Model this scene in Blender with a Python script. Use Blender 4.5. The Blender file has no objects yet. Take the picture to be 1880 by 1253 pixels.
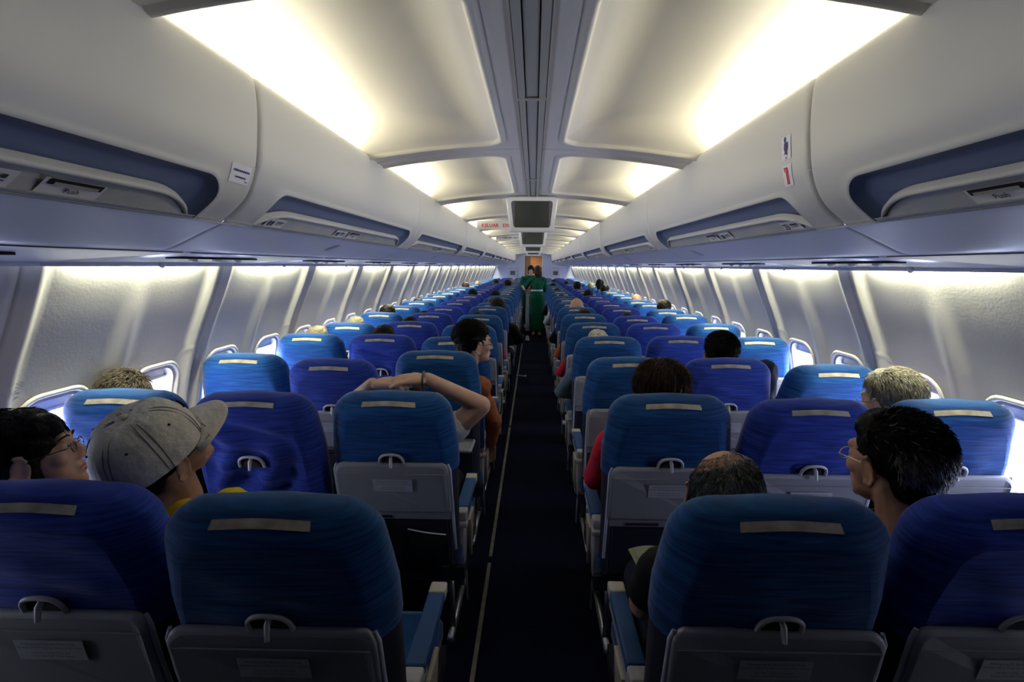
import bpy, bmesh, math, random
from math import sin, cos, pi, radians, sqrt
from mathutils import Vector, Matrix
import mathutils.noise as mn

# ------------------------------------------------------------------ camera, world, exposure
scene = bpy.context.scene
cd = bpy.data.cameras.new('camera')
cd.sensor_width = 36.0
cd.lens = 967.0 / 1880.0 * 36.0
cd.shift_x = -20.0 / 1880.0
cd.clip_start = 0.05
cam = bpy.data.objects.new('camera', cd)
scene.collection.objects.link(cam)
_n = Vector((20 / 967.0, (626.5 - 489) / 967.0, -1)).normalized()
_x = Vector((1, -0.0066, 0)); _x = (_x - _n * _x.dot(_n)).normalized()
_z = _x.cross(_n)
cam.matrix_world = Matrix.Translation((0.01, 0, 1.6)) @ Matrix((_x, _n, _z)).to_4x4()
scene.camera = cam
world = bpy.data.worlds.new('daylight'); scene.world = world
world.use_nodes = True
_bg = world.node_tree.nodes['Background']
_bg.inputs['Color'].default_value = (0.80, 0.84, 1.0, 1)
_bg.inputs['Strength'].default_value = 5.0
vs = scene.view_settings
vs.view_transform = 'Standard'; vs.look = 'None'; vs.gamma = 1.0; vs.use_curve_mapping = False
vs.exposure = 0.15
scene.cycles.use_denoising = True
scene.cycles.max_bounces = 5
scene.cycles.diffuse_bounces = 3
scene.cycles.adaptive_threshold = 0.05
scene.cycles.transparent_max_bounces = 6
scene.cycles.sample_clamp_indirect = 4.0
LIGHT_CEIL, LIGHT_WALL, LIGHT_WIN = 6.2, 11.0, 4.8

random.seed(7)
C = scene.collection
HALF = 1.475            # half width where wall meets the service panels
YEND = 21.2             # front bulkhead
ROWS = 25
SEAM0, PANEL = 1.533, 1.012
CJ0, CP = 0.93, 1.524   # ceiling joints

def area(name, loc, direction, sx, sy, power, col, spread=180):
    l = bpy.data.lights.new(name, 'AREA'); l.shape = 'RECTANGLE'; l.size = sx; l.size_y = sy
    l.energy = power; l.color = col; l.spread = radians(spread)
    o = bpy.data.objects.new(name, l); C.objects.link(o); o.location = loc
    d = Vector(direction).normalized()
    z = -d; x = Vector((0, 1, 0)); y = z.cross(x).normalized()
    o.matrix_world = Matrix.Translation(loc) @ Matrix((x, y, z)).transposed().to_4x4()
    return o
WARM = (1.0, 0.94, 0.72); WASH = (1.0, 0.96, 0.58); DAY = (0.62, 0.68, 1.0)
for s in (-1, 1):
    for k in range(13):                      # fluorescent coves above the bins
        y0 = CJ0 + k * CP
        area('cove_light', (s * 0.80, y0 + CP / 2 + 0.02, 2.10), (-s * 0.9, 0, 1), 1.40, 0.05, LIGHT_CEIL, WARM)
    for k in range(0, 20):                   # wall wash tubes, one per wall panel
        yc = SEAM0 + (k + 0.5) * PANEL
        if yc > YEND - 0.3: continue
        area('wall_wash_light', (s * 1.462, yc, 1.66), (s * 0.25, 0, -1), 0.66, 0.02, LIGHT_WALL, WASH)
    for k in range(-1, 38):                  # daylight at every cabin window
        yc = SEAM0 + 0.253 + k * 0.506
        if yc > YEND - 0.4: continue
        area('window_daylight', (s * 1.80, yc, 0.945), (-s, 0, 0.0), 0.25, 0.34, LIGHT_WIN, DAY)

# ------------------------------------------------------------------ materials
MATS = {}
def mat(name, col, rough=0.5, metal=0.0, noise=None, bump=None, emit=None, spec=0.5, rand=0.0):
    """noise=(scale_xyz, amount, colour2)  bump=(scale_xyz, strength)"""
    if name in MATS: return MATS[name]
    m = bpy.data.materials.new(name); m.use_nodes = True; MATS[name] = m
    nt = m.node_tree; b = nt.nodes['Principled BSDF']
    b.inputs['Base Color'].default_value = (*col, 1); b.inputs['Roughness'].default_value = rough
    b.inputs['Metallic'].default_value = metal; b.inputs['Specular IOR Level'].default_value = spec
    tc = nt.nodes.new('ShaderNodeTexCoord')
    out = None
    if noise:
        mp = nt.nodes.new('ShaderNodeMapping'); mp.inputs['Scale'].default_value = noise[0]
        nz = nt.nodes.new('ShaderNodeTexNoise'); nz.inputs['Scale'].default_value = 1.0; nz.inputs['Detail'].default_value = 4
        rp = nt.nodes.new('ShaderNodeValToRGB')
        rp.color_ramp.elements[0].position = 0.35; rp.color_ramp.elements[1].position = 0.68
        rp.color_ramp.elements[0].color = (*col, 1); rp.color_ramp.elements[1].color = (*noise[2], 1)
        nt.links.new(tc.outputs['Object'], mp.inputs[0]); nt.links.new(mp.outputs[0], nz.inputs['Vector'])
        nt.links.new(nz.outputs['Fac'], rp.inputs[0]); out = rp.outputs[0]
        nt.links.new(out, b.inputs['Base Color'])
    if rand:
        oi = nt.nodes.new('ShaderNodeObjectInfo'); hs = nt.nodes.new('ShaderNodeHueSaturation')
        mr = nt.nodes.new('ShaderNodeMapRange'); mr.inputs['To Min'].default_value = 1 - rand; mr.inputs['To Max'].default_value = 1 + rand
        nt.links.new(oi.outputs['Random'], mr.inputs[0]); nt.links.new(mr.outputs[0], hs.inputs['Value'])
        if out: nt.links.new(out, hs.inputs['Color'])
        else: hs.inputs['Color'].default_value = (*col, 1)
        nt.links.new(hs.outputs[0], b.inputs['Base Color'])
    if bump:
        mp = nt.nodes.new('ShaderNodeMapping'); mp.inputs['Scale'].default_value = bump[0]
        nz = nt.nodes.new('ShaderNodeTexNoise'); nz.inputs['Scale'].default_value = 1.0; nz.inputs['Detail'].default_value = 3
        bp = nt.nodes.new('ShaderNodeBump'); bp.inputs['Strength'].default_value = bump[1]; bp.inputs['Distance'].default_value = 0.01
        nt.links.new(tc.outputs['Object'], mp.inputs[0]); nt.links.new(mp.outputs[0], nz.inputs['Vector'])
        nt.links.new(nz.outputs['Fac'], bp.inputs['Height']); nt.links.new(bp.outputs[0], b.inputs['Normal'])
    if name.startswith('blue_fabric'):
        b.inputs['Sheen Weight'].default_value = 0.22; b.inputs['Sheen Roughness'].default_value = 0.4
    if emit:
        b.inputs['Emission Color'].default_value = (*emit[0], 1); b.inputs['Emission Strength'].default_value = emit[1]
    return m
M_wall = mat('wall_plastic', (0.50, 0.50, 0.53), 0.42, bump=((90, 90, 90), 0.05))
M_ceil = mat('ceiling_plastic', (0.70, 0.665, 0.575), 0.5)
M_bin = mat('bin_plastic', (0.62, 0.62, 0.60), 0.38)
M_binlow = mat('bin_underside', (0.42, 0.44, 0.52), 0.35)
M_pocket = mat('bin_pocket_blue', (0.12, 0.155, 0.27), 0.5)
M_fascia = mat('bin_fascia', (0.36, 0.38, 0.42), 0.45, noise=((9, 9, 9), 1, (0.44, 0.43, 0.42)))
M_gap = mat('dark_gap', (0.01, 0.01, 0.012), 0.9)
M_rail = mat('ceiling_rail', (0.42, 0.41, 0.36), 0.5)
M_psu = mat('service_panel', (0.50, 0.54, 0.66), 0.22)
M_floor = mat('navy_carpet', (0.0012, 0.002, 0.010), 0.95, noise=((60, 60, 60), 1, (0.002, 0.004, 0.018)), bump=((400, 400, 400), 0.4), spec=0.1)
M_strip = mat('aisle_strip', (0.16, 0.15, 0.11), 0.6, noise=((20, 20, 20), 1, (0.10, 0.095, 0.07)))
M_dark = mat('dark_back', (0.01, 0.01, 0.015), 0.9)
FB = ((7, 7, 150), 1)
M_fab_a = mat('blue_fabric_aisle', (0.002, 0.030, 0.12), 0.85, noise=(FB[0], 1, (0.006, 0.075, 0.24)), bump=((14, 14, 70), 0.25), spec=0.2, rand=0.12)
M_fab_m = mat('blue_fabric_middle', (0.006, 0.022, 0.18), 0.85, noise=(FB[0], 1, (0.022, 0.055, 0.36)), bump=((14, 14, 70), 0.25), spec=0.2, rand=0.12)
M_fab_w = mat('blue_fabric_window', (0.002, 0.032, 0.15), 0.85, noise=(FB[0], 1, (0.008, 0.080, 0.29)), bump=((14, 14, 70), 0.25), spec=0.2, rand=0.12)
M_tape = mat('beige_tape', (0.30, 0.27, 0.22), 0.8, noise=((30, 30, 60), 1, (0.48, 0.44, 0.36)), rand=0.15)
M_tray = mat('grey_tray', (0.23, 0.235, 0.26), 0.5, bump=((300, 300, 300), 0.08))
M_arm = mat('tray_arm', (0.45, 0.47, 0.55), 0.4)
M_handle = mat('latch_plastic', (0.42, 0.42, 0.42), 0.4)
M_shell = mat('seat_shell', (0.006, 0.008, 0.02), 0.8)
M_pad = mat('armrest_pad', (0.006, 0.05, 0.16), 0.75)
M_cap = mat('armrest_cap', (0.42, 0.39, 0.33), 0.5)
M_capg = mat('armrest_hinge', (0.34, 0.34, 0.36), 0.45)
M_plate = mat('placard', (0.38, 0.39, 0.42), 0.5)
M_ink = mat('placard_ink', (0.05, 0.05, 0.08), 0.6)
M_white = mat('white_plastic', (0.75, 0.75, 0.76), 0.4)
M_navyink = mat('navy_ink', (0.03, 0.03, 0.18), 0.6)
M_redink = mat('red_ink', (0.65, 0.03, 0.04), 0.6)
M_metal = mat('brushed_metal', (0.55, 0.56, 0.58), 0.35, metal=0.8)
M_glassdark = mat('screen_glass', (0.045, 0.05, 0.045), 0.12)
M_bezel = mat('screen_bezel', (0.10, 0.10, 0.12), 0.4)
def pane_mat():
    m = bpy.data.materials.new('window_glass'); m.use_nodes = True; nt = m.node_tree
    nt.nodes.clear(); o = nt.nodes.new('ShaderNodeOutputMaterial'); mx = nt.nodes.new('ShaderNodeMixShader')
    t = nt.nodes.new('ShaderNodeBsdfTransparent'); g = nt.nodes.new('ShaderNodeBsdfGlossy'); g.inputs['Roughness'].default_value = 0.05
    t.inputs[0].default_value = (0.93, 0.95, 1, 1); mx.inputs[0].default_value = 0.06
    nt.links.new(t.outputs[0], mx.inputs[1]); nt.links.new(g.outputs[0], mx.inputs[2]); nt.links.new(mx.outputs[0], o.inputs[0])
    return m
M_pane = pane_mat()

# ------------------------------------------------------------------ mesh helpers
class MB:
    def __init__(s): s.v = []; s.f = []; s.m = []; s.sm = []
    def add(s, verts, faces, mi=0, smooth=True):
        b = len(s.v); s.v.extend(tuple(p) for p in verts)
        for f in faces: s.f.append([b + i for i in f]); s.m.append(mi); s.sm.append(smooth)
    def grid(s, rows, mi=0, smooth=True, closed=False):
        n = len(rows[0]); fs = []
        for i in range(len(rows) - 1):
            for j in range(n if closed else n - 1):
                k = (j + 1) % n
                fs.append((i * n + j, i * n + k, (i + 1) * n + k, (i + 1) * n + j))
        s.add([p for r in rows for p in r], fs, mi, smooth)
    def box(s, x0, x1, y0, y1, z0, z1, mi=0, M=None):
        v = [Vector((x, y, z)) for x in (x0, x1) for y in (y0, y1) for z in (z0, z1)]
        if M: v = [M @ p for p in v]
        s.add(v, [(0, 1, 3, 2), (4, 6, 7, 5), (0, 4, 5, 1), (2, 3, 7, 6), (0, 2, 6, 4), (1, 5, 7, 3)], mi, False)
    def tube(s, pts, r, n=8, mi=0, cap=True):
        pts = [Vector(p) for p in pts]; rows = []
        rr = r if isinstance(r, (list, tuple)) else [r] * len(pts)
        up = None
        for i, p in enumerate(pts):
            d = (pts[min(i + 1, len(pts) - 1)] - pts[max(i - 1, 0)]).normalized()
            if up is None: up = d.orthogonal().normalized()
            up = (up - d * up.dot(d)).normalized(); w = d.cross(up)
            rows.append([p + (up * cos(2 * pi * k / n) + w * sin(2 * pi * k / n)) * rr[i] for k in range(n)])
        s.grid(rows, mi, True, True)
        if cap: s.add(rows[0], [tuple(range(n))], mi); s.add(rows[-1], [tuple(range(n))], mi)
    def mesh(s, name, mats):
        me = bpy.data.meshes.new(name); me.from_pydata(s.v, [], s.f)
        for m in (mats if isinstance(mats, (list, tuple)) else [mats]): me.materials.append(m)
        me.polygons.foreach_set('material_index', s.m); me.polygons.foreach_set('use_smooth', s.sm)
        me.update(); return me
    def build(s, name, mats, parent=None, loc=None, bevel=0, weld=True):
        me = s.mesh(name, mats)
        if weld:
            bm = bmesh.new(); bm.from_mesh(me); bmesh.ops.remove_doubles(bm, verts=bm.verts, dist=1e-5)
            bmesh.ops.recalc_face_normals(bm, faces=bm.faces); bm.to_mesh(me); bm.free()
        o = bpy.data.objects.new(name, me); C.objects.link(o)
        if parent: o.parent = parent
        if loc: o.location = loc
        if bevel:
            b = o.modifiers.new('bevel', 'BEVEL'); b.width = bevel; b.segments = 3; b.limit_method = 'ANGLE'; b.angle_limit = radians(40)
            for p in me.polygons: p.use_smooth = True
            me.set_sharp_from_angle(angle=radians(50)) if False else None
        return o
def tag(o, label=None, cat=None, group=None, kind=None):
    for k, v in (('label', label), ('category', cat), ('group', group), ('kind', kind)):
        if v: o[k] = v
    return o
def empty(name, loc=(0, 0, 0), rz=0):
    o = bpy.data.objects.new(name, None); C.objects.link(o); o.location = loc; o.rotation_euler = (0, 0, rz)
    o.empty_display_size = 0.05; return o
def copy_tree(o, parent=None):
    c = o.copy(); C.objects.link(c)
    if parent: c.parent = parent
    for ch in list(o.children): copy_tree(ch, c)
    return c
def smooth(t): t = max(0, min(1, t)); return t * t * (3 - 2 * t)
def lerp(a, b, t): return a + (b - a) * t
def catmull(pts, n=10):
    out = []
    for i in range(len(pts) - 1):
        p0 = pts[max(i - 1, 0)]; p1 = pts[i]; p2 = pts[i + 1]; p3 = pts[min(i + 2, len(pts) - 1)]
        for k in range(n):
            t = k / n
            out.append(tuple(0.5 * (2 * b + (c - a) * t + (2 * a - 5 * b + 4 * c - d) * t * t + (-a + 3 * b - 3 * c + d) * t ** 3) for a, b, c, d in zip(p0, p1, p2, p3)))
    out.append(tuple(pts[-1])); return out
class Profile:                                       # 2-D curve by arc length
    def __init__(s, pts):
        s.p = catmull(pts, 12); s.l = [0]
        for a, b in zip(s.p, s.p[1:]): s.l.append(s.l[-1] + math.dist(a, b))
        s.L = s.l[-1]
    def at(s, t, off=0.0):
        t = max(0, min(s.L, t))
        import bisect
        i = min(max(bisect.bisect_right(s.l, t) - 1, 0), len(s.p) - 2)
        f = (t - s.l[i]) / (s.l[i + 1] - s.l[i]); a, b = s.p[i], s.p[i + 1]
        j = min(i + 1, len(s.p) - 2); h = max(i - 1, 0)
        d = (s.p[j + 1][0] - s.p[h][0], s.p[j + 1][1] - s.p[h][1]); n = math.hypot(*d)
        return (lerp(a[0], b[0], f) - off * d[1] / n, lerp(a[1], b[1], f) + off * d[0] / n)   # positive = outboard
    def tz(s, z):                                    # arc length where height is z
        return min(range(len(s.p)), key=lambda i: abs(s.p[i][1] - z)) and s.l[min(range(len(s.p)), key=lambda i: abs(s.p[i][1] - z))]
def rrect(cx, cy, hw, hh, r, k=6, m=14):
    """rounded rectangle outline, same point count for any size; r = single or (bl, br, tr, tl)"""
    r = r if isinstance(r, (list, tuple)) else (r,) * 4
    cs = [(cx - hw, cy - hh, 1, 1, pi, r[0]), (cx + hw, cy - hh, -1, 1, 1.5 * pi, r[1]), (cx + hw, cy + hh, -1, -1, 0, r[2]), (cx - hw, cy + hh, 1, -1, 0.5 * pi, r[3])]
    arcs = []
    for (x, y, sx, sy, a0, q) in cs:
        q = max(q, 1e-5); ox, oy = x + sx * q, y + sy * q
        arcs.append([(ox + q * cos(a0 + i * pi / 2 / k), oy + q * sin(a0 + i * pi / 2 / k)) for i in range(k + 1)])
    out = []
    for i in range(4):
        out += arcs[i]; a = arcs[i][-1]; b = arcs[(i + 1) % 4][0]
        out += [(lerp(a[0], b[0], j / m), lerp(a[1], b[1], j / m)) for j in range(1, m)]
    return out
def mix(A, B, t): return [(lerp(a[0], b[0], t), lerp(a[1], b[1], t)) for a, b in zip(A, B)]
def text_mesh(txt, size, M, mi, mb, bold=0.0):
    cu = bpy.data.curves.new('t', 'FONT'); cu.body = txt; cu.size = size; cu.align_x = 'CENTER'; cu.align_y = 'CENTER'
    cu.resolution_u = 2; cu.offset = bold
    o = bpy.data.objects.new('t', cu); C.objects.link(o)
    bpy.context.view_layer.update()
    me = bpy.data.meshes.new_from_object(o.evaluated_get(bpy.context.evaluated_depsgraph_get()))
    mb.add([M @ v.co for v in me.vertices], [tuple(p.vertices) for p in me.polygons], mi, False)
    bpy.data.objects.remove(o); bpy.data.meshes.remove(me); bpy.data.curves.remove(cu)

# ------------------------------------------------------------------ shell: floor, walls, windows
mb = MB(); mb.box(-1.7, 1.7, -1.2, YEND + 2.5, -0.05, 0.0); tag(mb.build('floor', M_floor), kind='structure')
mb = MB(); mb.box(-1.9, 1.9, -0.34, -0.30, -0.1, 2.6); tag(mb.build('wall_unseen_light_block', M_dark), kind='structure')  # unseen dark wall added close behind the camera to cut bounce onto nearest seats
for nm, x in (('trim_1', -0.215), ('trim_2', 0.245)):
    mb = MB(); y = 0.3
    while y < 12:
        mb.box(x - 0.009, x + 0.009, y, y + 2.35, 0.0, 0.008); y += 2.42
    if x < 0: tag(mb.build(nm, M_strip), kind='structure')
WP = Profile([(1.50, 1.75), (1.497, 1.66), (1.503, 1.59), (1.56, 1.44), (1.64, 1.25), (1.695, 1.08), (1.73, 0.9), (1.745, 0.7), (1.72, 0.45), (1.65, 0.2), (1.58, 0.0)])
def s_at(z): return WP.tz(z)
WS0, WS1, WZ = s_at(1.22), s_at(0.68), s_at(0.945)
YS = [-0.253, -0.2515, -0.249, -0.24, -0.225, -0.21, -0.19, -0.17, -0.15, -0.13, -0.1, -0.05, 0, 0.05, 0.1, 0.13, 0.15, 0.17, 0.19, 0.21, 0.225, 0.24, 0.249, 0.2515, 0.253]
def wall_off(y, cell, s):                            # positive = towards the aisle
    d = (y + 0.253, 0.253 - y) if cell == 0 else (0.253 - y, y + 0.253)
    o = 0.026 * smooth(1 - abs(d[0] - 0.05) / 0.05) + 0.006 * smooth(1 - d[0] / 0.05)      # ridge beside the seam
    o += 0.022 * smooth(1 - abs(d[1] - 0.0) / 0.085) * smooth((s - 0.16) / 0.40)                # soft rib mid panel
    if d[0] < 0.0016: o -= 0.02
    return o * (1 - 0.35 * smooth((s - 0.1) / 0.3) * 0)
def WPt(side, y, s, cell, off=0):
    p = WP.at(s, -wall_off(y, cell, s) - off)
    return (side * p[0], y, p[1])
def build_panel(side):
    mb = MB()
    for cell in (0, 1):
        yo = 0.253 + 0.506 * cell
        def P(y, s): q = WPt(side, y, s, cell); return (q[0], q[1] + yo, q[2])
        for a, b, n in ((0, WS0, 16), (WS1, WP.L, 12)):
            mb.grid([[P(y, lerp(a, b, i / n)) for y in YS] for i in range(n + 1)])
        inner = rrect(0, WZ, 0.128, 0.183, 0.075, 6, len(YS) - 1)
        outer = []
        o0 = rrect(0, (WS0 + WS1) / 2, 0.253, (WS1 - WS0) / 2, 1e-5, 6, len(YS) - 1)
        # re-space horizontal sides on YS
        n = len(YS) - 1; per = 7 + n - 1
        for i, (u, v) in enumerate(o0):
            side_i, j = divmod(i, per)
            if side_i == 0 and j > 6: u = YS[j - 6]
            if side_i == 2 and j > 6: u = -YS[j - 6]
            outer.append((u, v))
        fr = [0, 0.01, 0.02, 0.06, 0.12, 0.2, 0.3, 0.42, 0.55, 0.7, 0.85, 1]
        mb.grid([[P(*q) for q in mix(outer, inner, t)] for t in fr], 0, True, True)
    return mb
side_name = {-1: 'left', 1: 'right'}
for side in (-1, 1):
    root = empty('wall_' + side_name[side], (0, 0, 0)); tag(root, kind='structure')
    o0 = build_panel(side).build('wall_panel', M_wall, root)
    n = 0
    for k in range(-1, 20):
        y = SEAM0 + k * PANEL
        if y > YEND: break
        o = o0 if k == -1 else o0.copy()
        if k != -1: C.objects.link(o)
        o.location = (0, y, 0)
    mb = MB(); mb.grid([[(side * (p[0] + 0.05), y, p[1]) for p in (WP.at(WP.L * i / 24) for i in range(5 if False else 25))] for y in (-1.2, 0.52)])
    b = mb.build('rear_wall_lining', M_wall, root)
    mb = MB()                                         # dark backing seen in the seams
    for z0, z1 in ((1.2, 1.8), (-0.1, 0.69)):
        mb.box(side * 1.85, side * 1.87, -1.2, YEND, z0, z1)
    mb.build('wall_backing', M_dark, root)
# windows
def build_window(side):
    mb = MB(); yo = 0
    def P(y, s, off): p = WP.at(s, -off); return (side * p[0], y, p[1])
    ring = [(0.163, 0.218, 0.10, 0.004), (0.160, 0.215, 0.10, 0.010), (0.154, 0.209, 0.095, 0.012), (0.146, 0.2, 0.09, 0.008), (0.140, 0.194, 0.085, -0.004), (0.128, 0.182, 0.075, -0.022), (0.120, 0.175, 0.07, -0.05)]
    mb.grid([[P(u, v, off) for u, v in rrect(0, WZ, a, b, r)] for a, b, r, off in ring], 0, True, True)
    fr = mb.build('window', M_white)
    mb = MB(); a = rrect(0, WZ, 0.123, 0.178, 0.07)
    mb.add([P(u, v, -0.046) for u, v in a], [tuple(range(len(a)))], 0, True); mb.build('window_pane', M_pane, fr)
    mb = MB()
    top = 0.178
    mb.grid([[P(u, WZ - top + t, -0.038) for u in (-0.122, -0.1, -0.05, 0, 0.05, 0.1, 0.122)] for t in (0, 0.02, 0.05)])
    mb.grid([[P(u, WZ - top + 0.05 + t, -0.038 + o_) for u in (-0.122, 0.122)] for t, o_ in ((0, 0), (0, 0.008), (0.008, 0.008), (0.008, 0))])
    mb.build('window_shade', M_white, fr)
    return fr
wi = 0
for side in (-1, 1):
    w0 = build_window(side)
    for k in range(-1, 38):
        yc = SEAM0 + 0.253 + k * 0.506
        if yc > YEND - 0.4: break
        w = w0 if k == -1 else copy_tree(w0)
        w.location = (0, yc, 0); wi += 1; w.name = 'window_%d' % wi; tag(w, kind='structure')
        sh = [c for c in w.children if c.name.startswith('window_shade')][0]
        if k > 0 and random.random() < 0.35: sh.scale = (1, 1, 1)

# ------------------------------------------------------------------ ceiling
def zarc(x): return 2.12 - 0.062 * (min(abs(x), 1.2) / 0.7) ** 2
def build_ceiling(side):
    mb = MB(); y0, y1 = 0, CP
    def P(x, y, h): return (side * x, y, zarc(x) + h + 0.06 * smooth((x - 0.3) / 0.5) * smooth(h / 0.088))
    cx, cy = (0.045 + 1.05) / 2, CP / 2
    ox = (0.045, 1.05)
    outer = rrect(cx, cy, (ox[1] - ox[0]) / 2, CP / 2, 1e-5, 6, 16)
    px0, px1 = 0.135, 1.02
    pcx, phw = (px0 + px1) / 2, (px1 - px0) / 2; phh = CP / 2 - 0.11
    def ring(d): return rrect(pcx, cy, phw - d, phh - d, max(0.085 - d * 0.4, 0.01), 6, 16)
    rows = [[P(u, v, 0) for u, v in mix(outer, ring(-0.035), t)] for t in (0, 0.33, 0.66, 1)]
    for d, h in ((-0.030, 0.003), (-0.026, 0.003), (-0.020, -0.006), (-0.010, -0.009), (-0.002, -0.006), (0.002, 0.004), (0.008, 0.010), (0.03, 0.022), (0.06, 0.042), (0.09, 0.060), (0.12, 0.074), (0.15, 0.083), (0.18, 0.086), (0.24, 0.088), (0.32, 0.088), (0.4, 0.088)):
        rows.append([P(u, v, h) for u, v in ring(d)])
    # keep the outboard edge shallow so that the pan runs into the lamp cove
    mb.grid(rows, 0, True, True)
    mb.add(rows[-1], [tuple(range(len(rows[-1])))], 0, True)
    # joint bead
    for yy in (0.0,):
        xs = [lerp(0.045, 1.05, i / 16) for i in range(17)]
        mb.grid([[P(x, yy + dy, dh) for x in xs] for dy, dh in ((-0.006, 0.0), (-0.003, -0.004), (0.003, -0.004), (0.006, 0.0))], 0)
    return mb
croot = empty('ceiling'); tag(croot, kind='structure')
for side in (-1, 1):
    o0 = build_ceiling(side).build('ceiling_panel', M_ceil, croot)
    for k in range(-1, 14):
        o = o0 if k == -1 else o0.copy()
        if k != -1: C.objects.link(o)
        o.location = (0, CJ0 + k * CP, 0)
mb = MB()
y0, y1 = -0.6, YEND
for s in (-1, 1):
    mb.box(s * 0.021, s * 0.041, y0, y1, 2.108, 2.124)
mb.box(-0.0175, 0.0175, y0, y1, 2.113, 2.124)
yy = 1.70 - CP
while yy < YEND:
    mb.box(-0.043, 0.043, yy, yy + 0.012, 2.1045, 2.110); yy += CP
mb.build('centre_rail', M_rail, croot)
mb = MB(); mb.box(-0.05, 0.05, y0, y1, 2.124, 2.14); mb.build('centre_slot', M_gap, croot)

# ------------------------------------------------------------------ overhead bins
BP = Profile([(0.735, 2.078), (0.712, 2.074), (0.700, 2.05), (0.697, 1.985), (0.701, 1.92), (0.713, 1.84), (0.745, 1.768), (0.812, 1.709)])
TL = BP.L; TPOCK = BP.tz(1.803); TRAIL = BP.tz(1.745)
def build_bin(side, L, placards=0):
    root = empty('overhead_bin')
    g = 0.005
    def P(y, t, off=0):
        e = min(y - g, L - g - y); r = 0.014
        if e < r: off = off - (r - sqrt(max(r * r - (r - e) ** 2, 0)))
        p = BP.at(t, -off); return (side * p[0], y, p[1])
    ny = 30
    ys = [g, g + 0.001, g + 0.004, g + 0.009, g + 0.015] + [lerp(g + 0.03, L - g - 0.03, i / ny) for i in range(ny + 1)] + [L - g - 0.015, L - g - 0.009, L - g - 0.004, L - g - 0.001, L - g]
    mb = MB(); m = len(ys) - 1
    mb.grid([[P(y, lerp(0, TPOCK - 0.05, i / 20)) for y in ys] for i in range(21)])
    a, b = TPOCK - 0.05, TL
    pa, pb = 0.13, L - 0.13
    outer = rrect(L / 2, (a + b) / 2, L / 2 - g, (b - a) / 2, 1e-5, 8, m)
    per = 9 + m - 1; o2 = []
    for i, (u, v) in enumerate(outer):
        si, j = divmod(i, per)
        if si == 0 and j > 8: u = ys[j - 8]
        if si == 2 and j > 8: u = L - ys[j - 8]
        o2.append((u, v))
    def pk(d): return rrect(L / 2, (TPOCK + TL - 0.001) / 2 + d / 2, (pb - pa) / 2 - d, (TL - 0.001 - TPOCK) / 2 - d / 2, (max(0.062 - d, .02), max(0.062 - d, .02), 0.004, 0.004), 8, m)
    # rrect's 'bottom' is small t = top of the pocket
    rows = [[P(u, v) for u, v in mix(o2, pk(-0.012), t)] for t in (0, 0.02, 0.06, 0.12, 0.25, 0.5, 0.75, 1)]
    rows += [[P(u, min(v, TL), 0.003) for u, v in pk(-0.006)]]
    rows += [[P(u, min(v, TL), 0.001) for u, v in pk(-0.001)]]
    mb.grid(rows, 0, True, True)
    # end caps and inside top
    mb.build('bin_door', M_bin, root)
    mb = MB()
    rows = [[P(u, min(v, TL), 0.001) for u, v in pk(-0.001)], [P(u, v, -0.006) for u, v in pk(0.003)], [P(u, v, -0.024) for u, v in pk(0.012)], [P(u, v, -0.028) for u, v in pk(0.02)], [P(u, v, -0.028) for u, v in pk(0.045)]]
    mb.grid(rows, 0, True, True); mb.add(rows[-1], [tuple(range(len(rows[-1])))], 0, True)
    mb.build('grip_recess', M_pocket, root)
    # curved rail + fascia that close the pocket below
    path = []
    q = 0.02
    for i in range(13):
        f = i / 12; path.append((pa + q + 0.16 * f ** 1.3, TL - (TL - TRAIL) * sin(f * pi / 2)))
    n = 12
    for i in range(1, n): path.append((lerp(pa + q + 0.16, pb - q - 0.16, i / n), TRAIL))
    for i in range(13):
        f = 1 - i / 12; path.append((pb - q - 0.16 * f ** 1.3, TL - (TL - TRAIL) * sin(f * pi / 2)))
    mb = MB()
    def flare(t): return -0.001 - 0.0 * t
    sec = [(-0.008, -0.024), (-0.007, -0.008), (-0.003, -0.003), (0.002, -0.003), (0.006, -0.009), (0.007, -0.022)]
    mb.grid([[P(y, max(0, min(TL, t + dt)), off) for dt, off in sec] for y, t in path])
    mb.build('grip_rail', M_bin, root)
    mb = MB()
    mb.grid([[P(y, lerp(min(t + 0.006, TL), TL, j / 4), -0.016 + 0.012 * j / 4) for j in range(5)] for y, t in path])
    mb.build('latch_fascia', M_fascia, root)
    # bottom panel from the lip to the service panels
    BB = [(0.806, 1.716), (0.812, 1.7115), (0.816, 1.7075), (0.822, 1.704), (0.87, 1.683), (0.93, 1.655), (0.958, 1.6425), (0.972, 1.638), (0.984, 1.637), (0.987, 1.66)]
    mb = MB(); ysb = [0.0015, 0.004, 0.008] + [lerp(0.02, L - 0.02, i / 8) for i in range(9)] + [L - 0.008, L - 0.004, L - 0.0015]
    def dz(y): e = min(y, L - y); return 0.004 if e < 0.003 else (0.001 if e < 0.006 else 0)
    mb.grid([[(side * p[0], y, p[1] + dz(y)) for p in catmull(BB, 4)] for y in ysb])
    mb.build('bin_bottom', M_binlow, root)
    mb = MB()
    mb.grid([[(side * x, y, z) for x, z in ((0.803, 1.7135), (0.808, 1.7165), (0.814, 1.7125), (0.8165, 1.7065), (0.811, 1.705))] for y in (0.002, L - 0.002)])
    mb.build('lip_trim', M_bin, root)
    # latch
    yc = L / 2
    def FP(y, t, off=0.0): p = BP.at(t, 0.008 - off); return Vector((side * p[0], y, p[1]))
    tm = TRAIL + 0.014
    mb = MB()
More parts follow.
